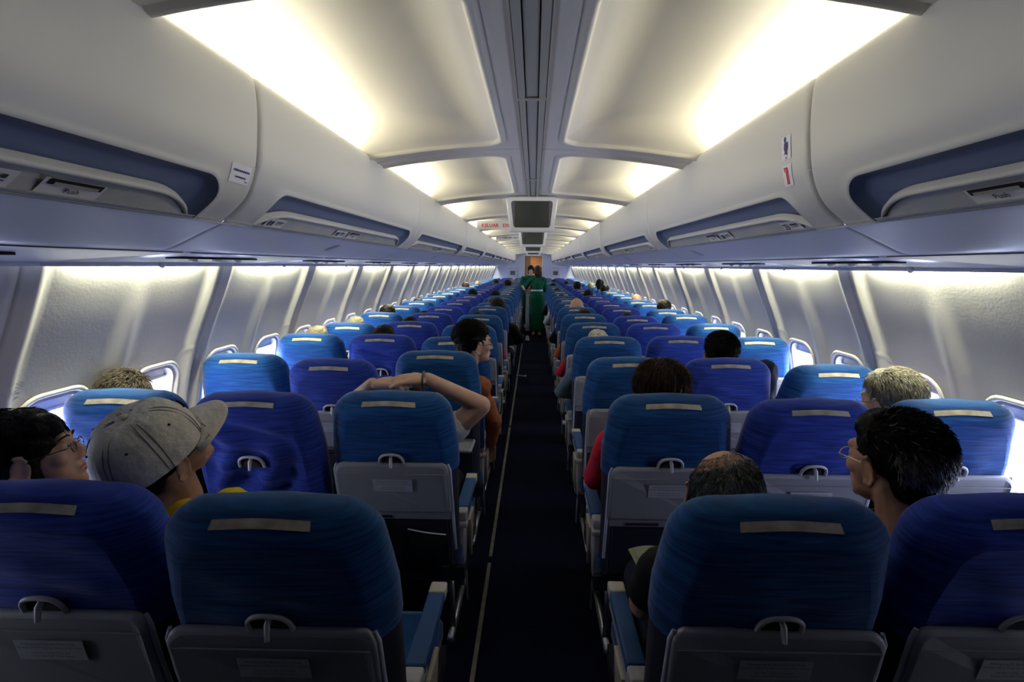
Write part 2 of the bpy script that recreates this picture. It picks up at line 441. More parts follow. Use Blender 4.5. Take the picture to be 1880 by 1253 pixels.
    for (a_, b_, t0, t1, off, mi) in ((-0.062, 0.062, tm, TL - 0.004, 0.004, 0), (-0.054, 0.054, tm, tm + 0.014, 0.0055, 1), (-0.045, 0.045, tm + 0.006, tm + 0.014, 0.007, 2)):
        mb.grid([[FP(yc + y, t, off) for y in (a_, b_)] for t in (t0, (t0 + t1) / 2, t1)], mi, False)
    pa_ = FP(yc, TL - 0.020, 0.0065); pb_ = FP(yc, TL - 0.010, 0.0065)
    up = (FP(yc, TL - 0.03, .0065) - pa_).normalized(); xa = Vector((0, side * -1, 0)) * 1.0
    xa = Vector((0, -side, 0)) if False else Vector((0, -1 * side, 0))
    nn = xa.cross(up)
    Mx = Matrix.Translation(pa_) @ Matrix((xa, up, nn)).transposed().to_4x4()
    text_mesh('Push', 0.016, Mx, 3, mb, 0.0003)
    mb.build('door_latch', [M_white, M_gap, M_rail, M_ink], root)
    # row placards
    for (yp, num) in ((L * 0.5 - 0.16, 0), (0.16 + 0.0, 1)):
        mb = MB(); w = 0.055
        t0 = TL - 0.044 if num == 0 else TL - 0.03
        if num: yp = 0.25; t0 = tm
        mb.grid([[FP(yp + y, t, 0.004) for y in (-w, w)] for t in (t0, (t0 + TL) / 2, TL - 0.004)], 0, False)
        ctr = FP(yp + side * -1 * -0.028 * (1), (t0 + TL) / 2, 0.006)
        ctr = FP(yp + side * 0.028, (t0 + TL) / 2, 0.006)
        if num and placards == 23:
            Mt = Matrix.Translation(ctr) @ Matrix((xa, up, nn)).transposed().to_4x4()
            text_mesh('23', 0.034, Mt, 1, mb, 0.0006)
        else:
            for i in range(2):
                mb.grid([[FP(yp + side * (0.02 + 0.018 * i) + y, t, 0.006) for y in (-0.005, 0.005)] for t in (t0 + 0.01, TL - 0.012)], 1, False)
        for i in range(3):
            mb.grid([[FP(yp - side * (0.008 + i * 0.014) + y, t, 0.006) for y in (-0.004, 0.004)] for t in (t0 + 0.009, t0 + 0.018)], 1, False)
            mb.grid([[FP(yp - side * (0.008 + i * 0.014) + y, t, 0.006) for y in (-0.005, 0.005)] for t in (t0 + 0.022, t0 + 0.025)], 1, False)
        mb.build('row_placard', [M_white, M_ink], root)
    # top shelf behind the edge, carries the cove lamp
    mb = MB(); mb.grid([[(side * x, y, z) for x, z in ((0.73, 2.078), (0.742, 2.072), (0.748, 2.04), (0.9, 2.03), (1.05, 2.02))] for y in (0, L)])
    mb.build('bin_top', M_bin, root)
    mb = MB(); mb.grid([[(side * x, y, z) for x, z in ((0.75, 2.03), (0.765, 1.9), (0.80, 1.80), (0.85, 1.72))] for y in (0, L)])
    mb.build('bin_body', M_gap, root)
    return root
bounds = [-1.0, 0.45, 1.41, 3.33] + [3.33 + 2.32 * i for i in range(1, 8)] + [YEND]
ordn = ['nearest', 'second', 'third', 'fourth', 'fifth', 'sixth', 'seventh', 'eighth', 'ninth', 'tenth', 'eleventh', 'twelfth', 'thirteenth', 'fourteenth', 'fifteenth', 'sixteenth', 'seventeenth', 'eighteenth', 'nineteenth', 'twentieth', 'twenty-first', 'twenty-second', 'twenty-third', 'twenty-fourth', 'farthest']
bin_desc = {(-1, 1): 'white overhead bin at the upper left edge, white notice sticker near its far end',
            (1, 1): 'white overhead bin at the upper right edge, cut off by the frame',
            (-1, 2): 'white overhead bin on the left just past the bin with the white notice',
            (1, 2): 'white overhead bin on the right with a red extinguisher sticker and row 23 placard'}
for side in (-1, 1):
    proto = {}
    for i in range(len(bounds) - 1):
        L = round(bounds[i + 1] - bounds[i], 3)
        key = (L, i == 2)
        if key in proto: r = copy_tree(proto[key])
        else: r = build_bin(side, L, 23 if (i == 2 and side == 1) else 0); proto[key] = r
        r.location = (0, bounds[i], 0)
        lab = bin_desc.get((side, i)) or 'white overhead bin with blue grip recess, %s bin ahead on the %s of the aisle' % (ordn[max(i - 1, 0)] if i > 0 else 'rearmost', side_name[side])
        if i == 0: lab = 'white overhead bin on the %s, behind the camera and out of the frame' % side_name[side]
        tag(r, lab, 'overhead bin', 'overhead bins on the %s' % side_name[side])

# ------------------------------------------------------------------ passenger service panels (underside strip)
def build_psu(side):
    root = empty('service_unit'); L = PANEL
    PP = [(0.992, 1.640), (0.996, 1.634), (1.02, 1.630), (1.2, 1.619), (1.42, 1.606), (1.436, 1.603), (1.442, 1.598), (1.444, 1.592), (1.438, 1.590), (1.434, 1.61), (1.434, 1.72)]
    mb = MB(); mb.grid([[(side * x, y, z + (0.003 if (y < .003 or y > L - .003) else 0)) for x, z in PP] for y in (0.001, 0.005, L - 0.005, L - 0.001)])
    mb.build('panel_skin', M_psu, root)
    mb = MB()
    mb.box(side * 1.12, side * 1.17, 0.15, 0.62, 1.6165, 1.623); mb.build('vent_slot', M_gap, root)
    for yy in (0.25, 0.385, 0.52):
        mb = MB(); x = side * 1.145
        mb.tube([(x, yy, 1.622), (x, yy, 1.612), (x, yy, 1.606)], [0.016, 0.015, 0.009], 12); mb.build('air_nozzle', M_white, root)
    mb = MB(); x = side * 1.43
    mb.tube([(x, 0.5, 1.60), (x, 0.5, 1.588), (x, 0.5, 1.584)], [0.010, 0.009, 0.005], 10); mb.build('bulb_cap', M_white, root)
    mb = MB(); mb.box(side * 0.997, side * 1.002, 0.02, L - 0.02, 1.6315, 1.634); mb.build('panel_gap', M_gap, root)
    return root
for side in (-1, 1):
    p0 = build_psu(side)
    for k in range(-2, 20):
        y = SEAM0 + k * PANEL
        if y > YEND: break
        r = p0 if k == -2 else copy_tree(p0)
        r.location = (0, y, 0)
        w = 'rearmost, beside the camera' if k < 0 else '%s ahead' % ordn[k]
        tag(r, 'grey-blue service unit with air nozzles under the %s bins, %s' % (side_name[side], w if k >= -1 else 'behind the camera'), 'service unit', 'service units under the %s bins' % side_name[side])
# speaker grilles on the bin undersides
for side, (x, y) in ((-1, (0.885, 2.37)), (1, (0.885, 2.9)), (-1, (0.885, 4.8)), (1, (0.885, 5.0))):
    mb = MB()
    for i in range(7):
        a = 0.035 * (1 - abs(i - 3) * 0.12)
        xx = x - 0.024 + i * 0.008
        z = lerp(1.683, 1.655, (xx - 0.87) / 0.06) - 0.001
        mb.box(side * xx, side * (xx + 0.004), y - a - i * .004, y + a - i * .004, z - 0.001, z + 0.0015)
    tag(mb.build('speaker_grille', M_pocket), 'small dark slotted grille under the %s bin, %s of the two' % (side_name[side], 'nearer' if y < 4 else 'farther'), 'grille', 'speaker grilles')
# stickers on the bin doors
def bin_sticker(name, side, y, z, w, h, draw, mats, label):
    t = BP.tz(z); mb = MB()
    def F(u, v, off=0.0015): p = BP.at(t + v, -off); return Vector((side * p[0], y + u * side * 1.0, p[1]))
    mb.grid([[F(u, v) for u in (-w / 2, w / 2)] for v in (-h / 2, 0, h / 2)], 0, False)
    draw(mb, lambda u, v: F(u, v, 0.0025)); tag(mb.build(name, mats), label, 'sticker')
def quad(mb, F, u0, u1, v0, v1, mi): mb.grid([[F(u, v) for u in (u0, u1)] for v in (v0, v1)], mi, False)
def d_notice(mb, F):
    for i in range(9): quad(mb, F, -0.036 + i * 0.008, -0.030 + i * 0.008, -0.010, -0.005, 1)
    for i in range(6): quad(mb, F, -0.024 + i * 0.008, -0.018 + i * 0.008, 0.006, 0.010, 1)
    quad(mb, F, -0.034, -0.022, 0.0155, 0.0175, 1)
bin_sticker('notice_sticker', -1, 1.335, 1.822, 0.088, 0.046, d_notice, [mat('sticker_white', (0.80, 0.80, 0.84), 0.5), M_navyink], 'white notice sticker with two lines of navy lettering on the upper left bin')
def d_person(mb, F):
    def poly(pts, mi): mb.add([F(u, v) for u, v in pts], [tuple(range(len(pts)))], mi, False)
    poly([(0.006 * cos(a) + 0.004, -0.022 + 0.008 * sin(a)) for a in [i * pi / 5 for i in range(10)]], 1)
    poly([(-0.012, -0.014), (0.009, -0.014), (0.011, 0.002), (0.005, 0.012), (-0.006, 0.012), (-0.013, 0.0)], 1)
    poly([(-0.006, 0.012), (0.006, 0.010), (0.012, 0.018), (0.004, 0.016), (-0.010, 0.020)], 1)
    quad(mb, F, -0.005, 0.004, 0.025, 0.028, 1)
bin_sticker('pictogram_sticker', 1, 1.52, 1.924, 0.052, 0.062, d_person, [MATS['sticker_white'], M_navyink], 'white sticker with a navy figure above the red extinguisher sticker')
def d_ext(mb, F):
    quad(mb, F, -0.008, 0.006, -0.012, 0.024, 1); quad(mb, F, -0.004, 0.003, -0.018, -0.012, 1); quad(mb, F, -0.004, 0.016, -0.022, -0.017, 1)
    quad(mb, F, 0.010, 0.013, -0.018, -0.010, 1)
bin_sticker('extinguisher_sticker', 1, 1.52, 1.853, 0.050, 0.058, d_ext, [MATS['sticker_white'], M_redink], 'white sticker with a red fire extinguisher below the navy figure sticker')

# ------------------------------------------------------------------ front bulkhead, galley corridor
M_bulk = mat('bulkhead_grey', (0.55, 0.60, 0.78), 0.55)
M_wood = mat('galley_orange', (0.55, 0.36, 0.20), 0.5)
M_brown = mat('galley_door_brown', (0.20, 0.10, 0.05), 0.5, noise=((3, 3, 14), 1, (0.28, 0.15, 0.07)))
mb = MB()
mb.box(-1.85, -0.37, YEND, YEND + 0.04, 0, 2.25); mb.box(0.36, 1.85, YEND, YEND + 0.04, 0, 2.25); mb.box(-0.37, 0.36, YEND, YEND + 0.04, 2.0, 2.25)
tag(mb.build('wall_front', M_bulk), kind='structure')
mb = MB(); mb.box(-0.50, -0.12, YEND + 0.3, YEND + 0.34, 0, 2.2); mb.box(-0.56, -0.50, YEND + 0.04, YEND + 2.4, 0, 2.2); mb.box(0.46, 0.52, YEND + 0.04, YEND + 2.4, 0, 2.2)
mb.box(-0.56, 0.52, YEND + 0.04, YEND + 2.4, 2.12, 2.16); tag(mb.build('wall_galley', M_wood), kind='structure')
mb = MB(); mb.box(-0.5, 0.46, YEND + 2.3, YEND + 2.36, 0, 2.12); d = mb.build('door_1', M_brown); tag(d, kind='structure')
mb = MB(); mb.box(-0.02, 0.30, YEND + 2.28, YEND + 2.305, 0.6, 1.55); mb.build('door_panel', M_wood, d)
mb = MB(); mb.box(-0.375, -0.35, YEND - 0.01, YEND + 0.05, 0, 2.0); mb.box(0.335, 0.36, YEND - 0.01, YEND + 0.05, 0, 2.0); tag(mb.build('trim_3', M_white), kind='structure')
area('galley_light', (-0.1, YEND + 1.2, 2.08), (0, 0, -1), 1.2, 0.5, 24, (1.0, 0.85, 0.65))
for s, x in ((-1, -0.83), (1, 0.88)):
    r = empty('bulkhead_monitor', (x, YEND, 1.33))
    mb = MB(); mb.box(-0.2, 0.2, -0.03, 0.0, -0.17, 0.17); mb.build('housing', mat('monitor_grey', (0.50, 0.53, 0.64), 0.5), r, bevel=0.012)
    mb = MB(); mb.box(-0.10, 0.10, -0.034, -0.03, -0.08, 0.08); mb.build('screen', M_bezel, r)
    tag(r, 'small framed screen on the front bulkhead, %s of the aisle' % side_name[s], 'screen', 'bulkhead screens')
for s in (-1, 1):
    mb = MB(); mb.box(s * 0.70, s * 1.6, YEND - 0.012, YEND, 1.57, 1.60); tag(mb.build('trim_%d' % (5 + s), M_white), kind='structure')

# ------------------------------------------------------------------ ceiling monitors and exit signs
mon_desc = ['nearest and largest drop-down monitor under the ceiling centre', 'second drop-down monitor under the ceiling, behind the nearest one', 'third drop-down monitor, just in front of the farthest one', 'farthest and smallest drop-down monitor near the galley']
for i, k in enumerate((2, 4, 6, 8)):
    y = CJ0 + k * CP + 0.02
    r = empty('ceiling_monitor', (-0.008, y, 2.108))
    mb = MB()
    def sect(yy, ins, w0=0.19, w1=0.165, h=0.262):
        pts = rrect(0, -h / 2 + 0.004, w0 - ins, h / 2 - ins, 0.022, 5, 5)
        return [(u * (1 - (1 - w1 / w0) * smooth(-v / h)), yy, v) for u, v in pts]
    rows = [sect(0.0, 0.03), sect(-0.004, 0.006), sect(0.004, 0.0), sect(0.02, 0.0), sect(0.11, 0.035)]
    mb.grid(rows[1:], 0, True, True); mb.add(rows[-1], [tuple(range(len(rows[-1])))]); mb.grid([rows[1], sect(-0.005, 0.014), sect(-0.002, 0.034)], 0, True, True)
    mb.build('housing', M_white, r)
    mb = MB(); a = sect(-0.001, 0.034); mb.add(a, [tuple(range(len(a)))], 0, False); mb.build('bezel', M_bezel, r)
    mb = MB(); mb.box(-0.125, 0.125, -0.0055, -0.001, -0.222, -0.035); mb.build('screen', M_glassdark, r)
    mb = MB(); mb.box(-0.12, 0.12, 0.01, 0.07, 0.0, 0.012); mb.build('mount', M_rail, r)
    tag(r, mon_desc[i], 'monitor', 'drop-down monitors along the ceiling')
for i, (y, x0, x1, z0, z1, txt, sz, cx, col, lab) in enumerate(((5.92, -0.62, -0.16, 2.00, 2.09, 'KELUAR   EXIT', 0.052, -0.40, M_redink, 'white ceiling sign reading KELUAR EXIT in red, left of the nearest monitor'),
        (8.62, -0.60, -0.12, 2.02, 2.085, '< KELUAR / EXIT >', 0.036, -0.36, M_ink, 'small white ceiling sign with dark KELUAR / EXIT lettering, farther down the cabin'))):
    mb = MB(); mb.box(x0, x1, y, y + 0.03, z0, z1)
    Mx = Matrix.Translation((cx, y - 0.002, (z0 + z1) / 2 - 0.004)) @ Matrix(((1, 0, 0), (0, 0, -1), (0, 1, 0))).to_4x4()
    text_mesh(txt, sz, Mx, 1, mb, 0.0012)
    tag(mb.build('exit_sign', [M_white, col]), lab, 'sign')

# ------------------------------------------------------------------ seats
BT = 0.693                                           # backrest length from its pivot
def hw(z): return lerp(0.220, 0.232, smooth(z / 0.45)) if z < 0.5 else lerp(0.232, 0.204, smooth((z - 0.45) / 0.30))
def outline(z0, ins, it, n=16, top=BT, rc=0.075):
    """right half, bottom to top centre, mirrored to a full open outline"""
    pts = []
    for i in range(n): z = lerp(z0, top - rc, i / n); pts.append((hw(z) - ins, z))
    w = hw(top - rc)
    for i in range(9):
        a = i * pi / 16; pts.append((w - rc + rc * cos(a) - ins * (1 - i / 8 * 0.4) - 0.012 * (i / 8), top - rc + rc * sin(a)))
    x = pts[-1][0]
    for i in range(1, 7): pts.append((x * (1 - i / 6), top + 0.006 * smooth(i / 6)))
    pts = [(a * (1 - 0.075 * ins / 0.048 * smooth((z - 0.25) / 0.4)), z - it * smooth((z - (top - 0.2)) / 0.2)) for a, z in pts]
    return pts
LAY = [(0.0, 0.048, 0.056), (0.0025, 0.038, 0.045), (0.009, 0.031, 0.036), (0.026, 0.017, 0.020), (0.044, 0.005, 0.007), (0.055, 0.001, 0.002), (0.075, 0.0, 0.0), (0.10, 0.003, 0.003), (0.118, 0.015, 0.016), (0.124, 0.035, 0.04)]
def cloth(x, z, ph):                                  # soft folds in the seat cover
    f = smooth((0.62 - z) / 0.2)
    return 0.004 * sin(x * 38 + ph + 3 * sin(z * 9)) * f + 0.0025 * sin(z * 60 + x * 20 + ph)
def make_back(z0, ph, folds=1.0):
    mb = MB(); rows = []
    for y, ins, it in LAY:
        r = outline(z0, ins, it); full = r + [(-x, z) for x, z in r[-2::-1]]
        rows.append([(x, y, z) for x, z in full])
    # cloth wobble on the rear edge rows
    mb.grid(rows)
    for row, sgn in ((rows[0], -1), (rows[-1], 1)):
        n = len(row) // 2; cols = 28 if folds > 1 else 14; g = []
        for i in range(n + 1):
            a, b = Vector(row[i]), Vector(row[len(row) - 1 - i]); line = []
            for j in range(cols + 1):
                p = a.lerp(b, j / cols); w = sin(pi * j / cols)
                if sgn < 0: p.y -= (0.004 * w + cloth(p.x, p.z, ph) * min(1, 2 * w) * folds) * smooth((BT - 0.05 - p.z) / 0.05)
                else: p.y += 0.02 * w
                line.append(p)
            g.append(line)
        mb.grid(g)
    return mb
def make_tray(nm, ph):
    """returns meshes: tray, arms, hinge, placard, latch"""
    out = {}
    mb = MB()
    a = [(0.0, 0.008), (-0.004, 0.002), (-0.010, 0.0), (-0.016, 0.001), (-0.019, 0.004), (-0.020, 0.010)]
    rows = [[(u, y - 0.010 + 0.010 * smooth((v - 0.42) / 0.04), v) for u, v in rrect(0, 0.35, 0.208 - i, 0.107 - i, (0.012, 0.012, 0.03, 0.03), 6, 8)] for y, i in a]
    mb.grid(rows, 0, True, True)
    last = rows[-1]
    n = len(last)
    mb.add(last, [tuple(range(n))], 0, False)
    mb.box(-0.198, 0.198, -0.0315, -0.028, 0.418, 0.4205)
    out['tray_table'] = (mb, [M_tray])
    mb = MB()
    for s in (1,):
        mb.tube([(s * 0.211, -0.004, 0.05), (s * 0.211, -0.012, 0.2), (s * 0.211, -0.016, 0.34), (s * 0.210, -0.014, 0.43), (s * 0.203, -0.010, 0.452)], [0.006, 0.006, 0.0055, 0.0055, 0.004], 8)
    out['tray_arm'] = (mb, [M_arm])
    mb = MB(); mb.box(-0.200, 0.200, -0.016, 0.0, 0.205, 0.235); mb.box(-0.14, -0.02, -0.019, -0.014, 0.211, 0.222, 1); out['tray_hinge'] = (mb, [M_tray, M_gap])
    mb = MB()
    mb.add([(-0.072, -0.0315, 0.345), (0.072, -0.0315, 0.345), (0.072, -0.0315, 0.398), (-0.072, -0.0315, 0.398)], [(0, 1, 2, 3)], 0, False)
    for t, z, sz in (('Pelampung Di Bawah Kursi Anda', 0.388, 0.0085), ('Kenakan Sabuk Pengaman Selama Anda Duduk', 0.378, 0.0072), ('Life Vest Under Your Seat', 0.364, 0.0075), ('Fasten Seat Belt While Seated', 0.355, 0.0075)):
        Mx = Matrix.Translation((0, -0.0318, z)) @ Matrix(((1, 0, 0), (0, 0, -1), (0, 1, 0))).to_4x4()
        text_mesh(t, sz, Mx, 1, mb, 0.0)
    out['placard'] = (mb, [M_plate, M_ink])
    mb = MB()
    pts = [(-0.043, -0.012, 0.452), (-0.041, -0.016, 0.475), (-0.030, -0.018, 0.490), (-0.012, -0.019, 0.496), (0.012, -0.019, 0.496), (0.030, -0.018, 0.490), (0.041, -0.016, 0.475), (0.043, -0.012, 0.452)]
    mb.tube(catmull(pts, 4), 0.0052, 8)
    mb.tube([(0.0, -0.012, 0.484), (0.001, -0.024, 0.478), (0.002, -0.036, 0.452)], [0.006, 0.0065, 0.005], 8)
    mb.box(-0.036, 0.036, -0.012, 0.0, 0.45, 0.478, 1)
    out['tray_latch'] = (mb, [M_handle, M_gap])
    return out
PARTS = {}
def seat_parts(side):
    P = {}
    for col, m in (('a', M_fab_a), ('m', M_fab_m), ('w', M_fab_w)):
        P['back' + col] = [make_back(0.40, ph).mesh('backrest', m) for ph in (0.0, 2.1)]
        P['long' + col] = [make_back(0.08, 1.0, 5.0).mesh('backrest', m)]
    mb = MB(); rows = []
    for y, ins, it in LAY[1:-1]:
        r = outline(-0.06, ins + 0.006, 0, 8, 0.44, 0.02); full = r + [(-x, z) for x, z in r[-2::-1]]; rows.append([(x, y + 0.004, z) for x, z in full])
    mb.grid(rows); mb.box(-0.19, 0.19, 0.008, 0.11, -0.05, 0.43)
    mb.box(-0.185, 0.185, -0.012, 0.006, -0.02, 0.19)
    P['shell'] = mb.mesh('seat_shell', M_shell)
    mb = MB()
    n = 10
    mb.grid([[(x, lerp(0.010, 0.043, t) - 0.0022, BT - lerp(0.0345, 0.0075, t) + 0.0022 + 0.006 * smooth(1 - abs(x) / 0.128)) for x in [lerp(-0.098 + t * 0.006, 0.098 - t * 0.006, j / n) for j in range(n + 1)]] for t in (0.30, 0.45, 0.6, 0.75)])
    P['tape'] = mb.mesh('velcro_strip', M_tape)
    for k, (mb, m) in make_tray('t', 0).items(): P[k] = mb.mesh(k, m)
    # cushion and base
    mb = MB(); rr = [(0.0, 0.03), (0.02, 0.008), (0.045, 0.0), (0.08, 0.0), (0.105, 0.012), (0.115, 0.04)]
    mb.grid([[(u, v, 0.36 + z) for u, v in rrect(0, 0.46, 0.222 - i, 0.25 - i, 0.05)] for z, i in rr], 0, True, True)
    mb.add([(u, v, 0.475) for u, v in rrect(0, 0.46, 0.182, 0.21, 0.03)], [tuple(range(80))] if False else [tuple(range(len(rrect(0, 0, 1, 1, 0.1))))])
    for col, m in (('a', M_fab_a), ('m', M_fab_m), ('w', M_fab_w)): P['cush' + col] = mb.mesh('seat_cushion', m)
    mb = MB(); mb.box(-0.23, 0.23, 0.24, 0.68, 0.30, 0.36); P['frame'] = mb.mesh('seat_frame', M_shell)
    return P
SP = seat_parts(1)
def link(name, me, parent, loc=(0, 0, 0), rx=0):
    o = bpy.data.objects.new(name, me); C.objects.link(o); o.parent = parent; o.location = loc; o.rotation_euler = (rx, 0, 0); return o
def mk(name, mats, fn, bevel=0):
    mb = MB(); fn(mb); o = mb.build(name, mats, None, bevel=bevel); return o
def arm_meshes(side):
    x = -0.215 * side                                # aisle edge in seat coordinates
    d = {}
    def pad(mb): mb.box(x - 0.026, x + 0.026, 0.30, 0.60, 0.570, 0.602)
    def cap(mb): mb.box(x - 0.026, x + 0.026, 0.601, 0.655, 0.566, 0.603)
    def hinge(mb):
        mb.box(x - 0.026, x + 0.026, 0.245, 0.30, 0.560, 0.600); mb.box(x - 0.03, x + 0.03, 0.232, 0.275, 0.535, 0.560)
    def side_(mb):
        mb.box(x - 0.02, x + 0.012, 0.26, 0.64, 0.520, 0.569)
        mb.add([(x + q, a, b) for q in (-0.02, 0.014) for a, b in ((0.24, 0.55), (0.40, 0.55), (0.37, 0.44), (0.30, 0.34), (0.27, 0.34))], [(0, 1, 2, 3, 4), (5, 6, 7, 8, 9), (0, 1, 6, 5), (1, 2, 7, 6), (2, 3, 8, 7), (3, 4, 9, 8), (4, 0, 5, 9)], 0, False)
    def trim(mb):
        e = -side
        mb.add([(x + e * q, a, b) for q in (0.016, 0.030) for a, b in ((0.34, 0.52), (0.47, 0.52), (0.45, 0.46), (0.40, 0.33), (0.385, 0.33))], [(0, 1, 2, 3, 4), (5, 6, 7, 8, 9), (0, 1, 6, 5), (1, 2, 7, 6), (2, 3, 8, 7), (3, 4, 9, 8), (4, 0, 5, 9)], 0, False)
    def leg(mb):
        for y0 in (0.30, 0.60):
            mb.tube([(x + 0.05 * side, y0, 0.31), (x + 0.05 * side, y0 + 0.03, 0.0)], 0.013, 8)
        mb.tube([(x + 0.05 * side, 0.25, 0.02), (x + 0.05 * side, 0.68, 0.02)], 0.016, 8)
    def loop(mb):
        e = -side
        mb.tube(catmull([(x + e * 0.006, 0.36, 0.335), (x + e * 0.012, 0.33, 0.27), (x + e * 0.014, 0.335, 0.20), (x + e * 0.012, 0.37, 0.13)], 5), 0.0045, 8)
    for k, f, m, b in (('armrest_pad', pad, M_pad, 0.007), ('armrest_cap', cap, M_cap, 0.006), ('armrest_hinge', hinge, M_capg, 0.008), ('armrest', side_, M_capg, 0.006), ('armrest_trim', trim, M_cap, 0.003), ('seat_leg', leg, M_metal, 0), ('floor_loop', loop, M_metal, 0)):
        o = mk(k, m, f, b); me = o.data
        if b:
            dg = bpy.context.evaluated_depsgraph_get(); dg.update(); me = bpy.data.meshes.new_from_object(o.evaluated_get(dg))
        d[k] = me; bpy.data.objects.remove(o)
    return d
ARM = {-1: arm_meshes(-1), 1: arm_meshes(1)}
XC = {'a': 0.496, 'm': 0.975, 'w': 1.452}
CN = {'a': 'aisle', 'm': 'middle', 'w': 'window'}
rng = random.Random(3)
RECL = {}   # (side, col, row) -> extra recline in degrees
for k_, v_ in {(-1, 'a', 1): 3, (-1, 'a', 2): -4, (-1, 'a', 3): 5, (-1, 'a', 4): 8, (-1, 'a', 5): 7, (1, 'a', 3): 1, (-1, 'm', 2): 7, (-1, 'w', 1): 0, (1, 'a', 0): 1.6,
               (1, 'w', 2): 8, (1, 'w', 1): 1, (-1, 'm', 1): 1, (-1, 'w', 0): 0, (-1, 'm', 0): 0, (1, 'm', 0): 0, (1, 'w', 0): 0, (-1, 'a', 0): 1.8, (1, 'm', 1): 2, (1, 'm', 2): 1, (1, 'a', 1): 0, (1, 'a', 2): 1, (-1, 'w', 2): 1}.items(): RECL[k_] = v_
TRAYDOWN = {(-1, 'a', 2), (-1, 'm', 1)}
LONG = {(-1, 'm', 1), (-1, 'm', 3)}                   # cover hangs over the back, tray lowered
DROW = {(-1, 'a', 0): -0.02, (-1, 'a', 1): 0.07, (-1, 'a', 2): 0.07, (-1, 'm', 0): 0.0, (1, 'a', 1): 0.02}
def row_y(k): return 0.915 + 0.80 * k
seat_note = {(-1, 'a', 0): 'dark blue aisle seat nearest the camera on the left with a long beige strip',
             (1, 'a', 0): 'dark blue aisle seat nearest the camera on the right, bald man in front of it',
             (-1, 'm', 0): 'dark blue middle seat at the lower left edge behind the man in the cap',
             (1, 'm', 0): 'dark blue seat at the lower right edge behind the man with grey-black hair',
             (-1, 'a', 1): 'blue aisle seat of the man with his hands behind his head',
             (-1, 'm', 1): 'blue middle seat with a long folded cover just ahead of the man in the cap'}
for k in range(ROWS):
    for side in (-1, 1):
        for col in 'amw':
            key = (side, col, k)
            y = row_y(k) + DROW.get(key, rng.uniform(-0.015, 0.015) if k > 2 else 0)
            rec = RECL.get(key, rng.choice((0, 0, 0.6, -0.5, 1, 6)) if k > 2 else 0)
            root = empty('airplane_seat', (side * XC[col], y, 0))
            a = -radians(12 + rec) * -1
            piv = (0, 0.155, 0.455)
            rx = radians(12 + rec)
            lng = key in LONG
            bl = SP[('long' if lng else 'back') + col]
            b = link('backrest', bl[k % len(bl)], root, piv, rx)
            link('velcro_strip', SP['tape'], b)
            if not lng: link('seat_shell', SP['shell'], root, piv, rx)
            if k < 16:
                link('tray_latch', SP['tray_latch'], root, piv, rx)
                if key in TRAYDOWN:
                    t = link('tray_table', SP['tray_table'], root, (0, 0.06, 1.08), 0); t.rotation_euler = (radians(88), 0, 0); t.location = (0, 0.33, 0.70)
                elif not lng:
                    t = link('tray_table', SP['tray_table'], root, piv, rx)
                    if k < 4: link('placard', SP['placard'], t)
                    link('tray_arm', SP['tray_arm'], root, piv, rx); link('tray_arm', SP['tray_arm'], root, piv, rx).scale = (-1, 1, 1); link('tray_hinge', SP['tray_hinge'], root, piv, rx)
            link('seat_cushion', SP['cush' + col], root); link('seat_frame', SP['frame'], root)
            if col == 'a':
                A = ARM[side]
                ar = link('armrest', A['armrest'], root)
                for nme in ('armrest_pad', 'armrest_cap', 'armrest_hinge', 'armrest_trim'):
                    q = link(nme.replace('armrest_', 'arm_'), A[nme], ar)
                    if key == (-1, 'a', 2) and nme in ('armrest_pad', 'armrest_cap'):      # folded up
                        q.rotation_euler = (radians(86), 0, 0); hp = Vector((0, 0.27, 0.56)); q.location = hp - Matrix.Rotation(radians(86), 3, 'X') @ hp
                link('seat_leg', A['seat_leg'], root)
                if k < 10: link('floor_loop', A['floor_loop'], root)
            else:
                for sx in ((-1,) if col == 'm' else (-1, 1)): pass
                link('seat_leg', ARM[side]['seat_leg'], root)
            lab = seat_note.get(key) or 'blue fabric %s seat %s of the aisle, %s row from the camera' % (CN[col], side_name[side], ordn[k])
            tag(root, lab, 'seat', '%s seats %s of the aisle' % (CN[col], side_name[side]))

# ------------------------------------------------------------------ people
def skin(n, c): return mat('skin_' + n, c, 0.55, noise=((25, 25, 25), 1, tuple(q * 0.86 for q in c)))
SK_A, SK_B, SK_C = skin('tan', (0.42, 0.23, 0.15)), skin('light', (0.54, 0.33, 0.235)), skin('brown', (0.24, 0.12, 0.075))
H_BLK = mat('hair_black', (0.004, 0.0035, 0.0035), 0.5, noise=((60, 60, 60), 1, (0.009, 0.007, 0.006)), bump=((150, 150, 60), 0.4), spec=0.1)
H_BRN = mat('hair_brown', (0.012, 0.006, 0.004), 0.4, noise=((60, 60, 30), 1, (0.05, 0.020, 0.010)), bump=((150, 150, 60), 0.5), spec=0.2)
H_GRY = mat('hair_silver', (0.36, 0.35, 0.31), 0.5, noise=((70, 70, 30), 1, (0.20, 0.19, 0.16)), bump=((150, 150, 60), 0.7))
H_SLT = mat('hair_greying', (0.010, 0.010, 0.012), 0.5, noise=((50, 50, 40), 1, (0.16, 0.18, 0.22)), bump=((150, 150, 60), 0.7))
H_DRB = mat('hair_wavy', (0.018, 0.012, 0.008), 0.5, noise=((40, 40, 40), 1, (0.06, 0.045, 0.03)), bump=((100, 100, 60), 0.8))
H_SND = mat('hair_sandy', (0.16, 0.13, 0.07), 0.5, noise=((40, 40, 40), 1, (0.26, 0.22, 0.14)), bump=((100, 100, 60), 0.8))
def cloth_m(n, c): return mat('cloth_' + n, c, 0.85, noise=((12, 12, 12), 1, tuple(q * 0.8 for q in c)), bump=((30, 30, 30), 0.4), spec=0.2)
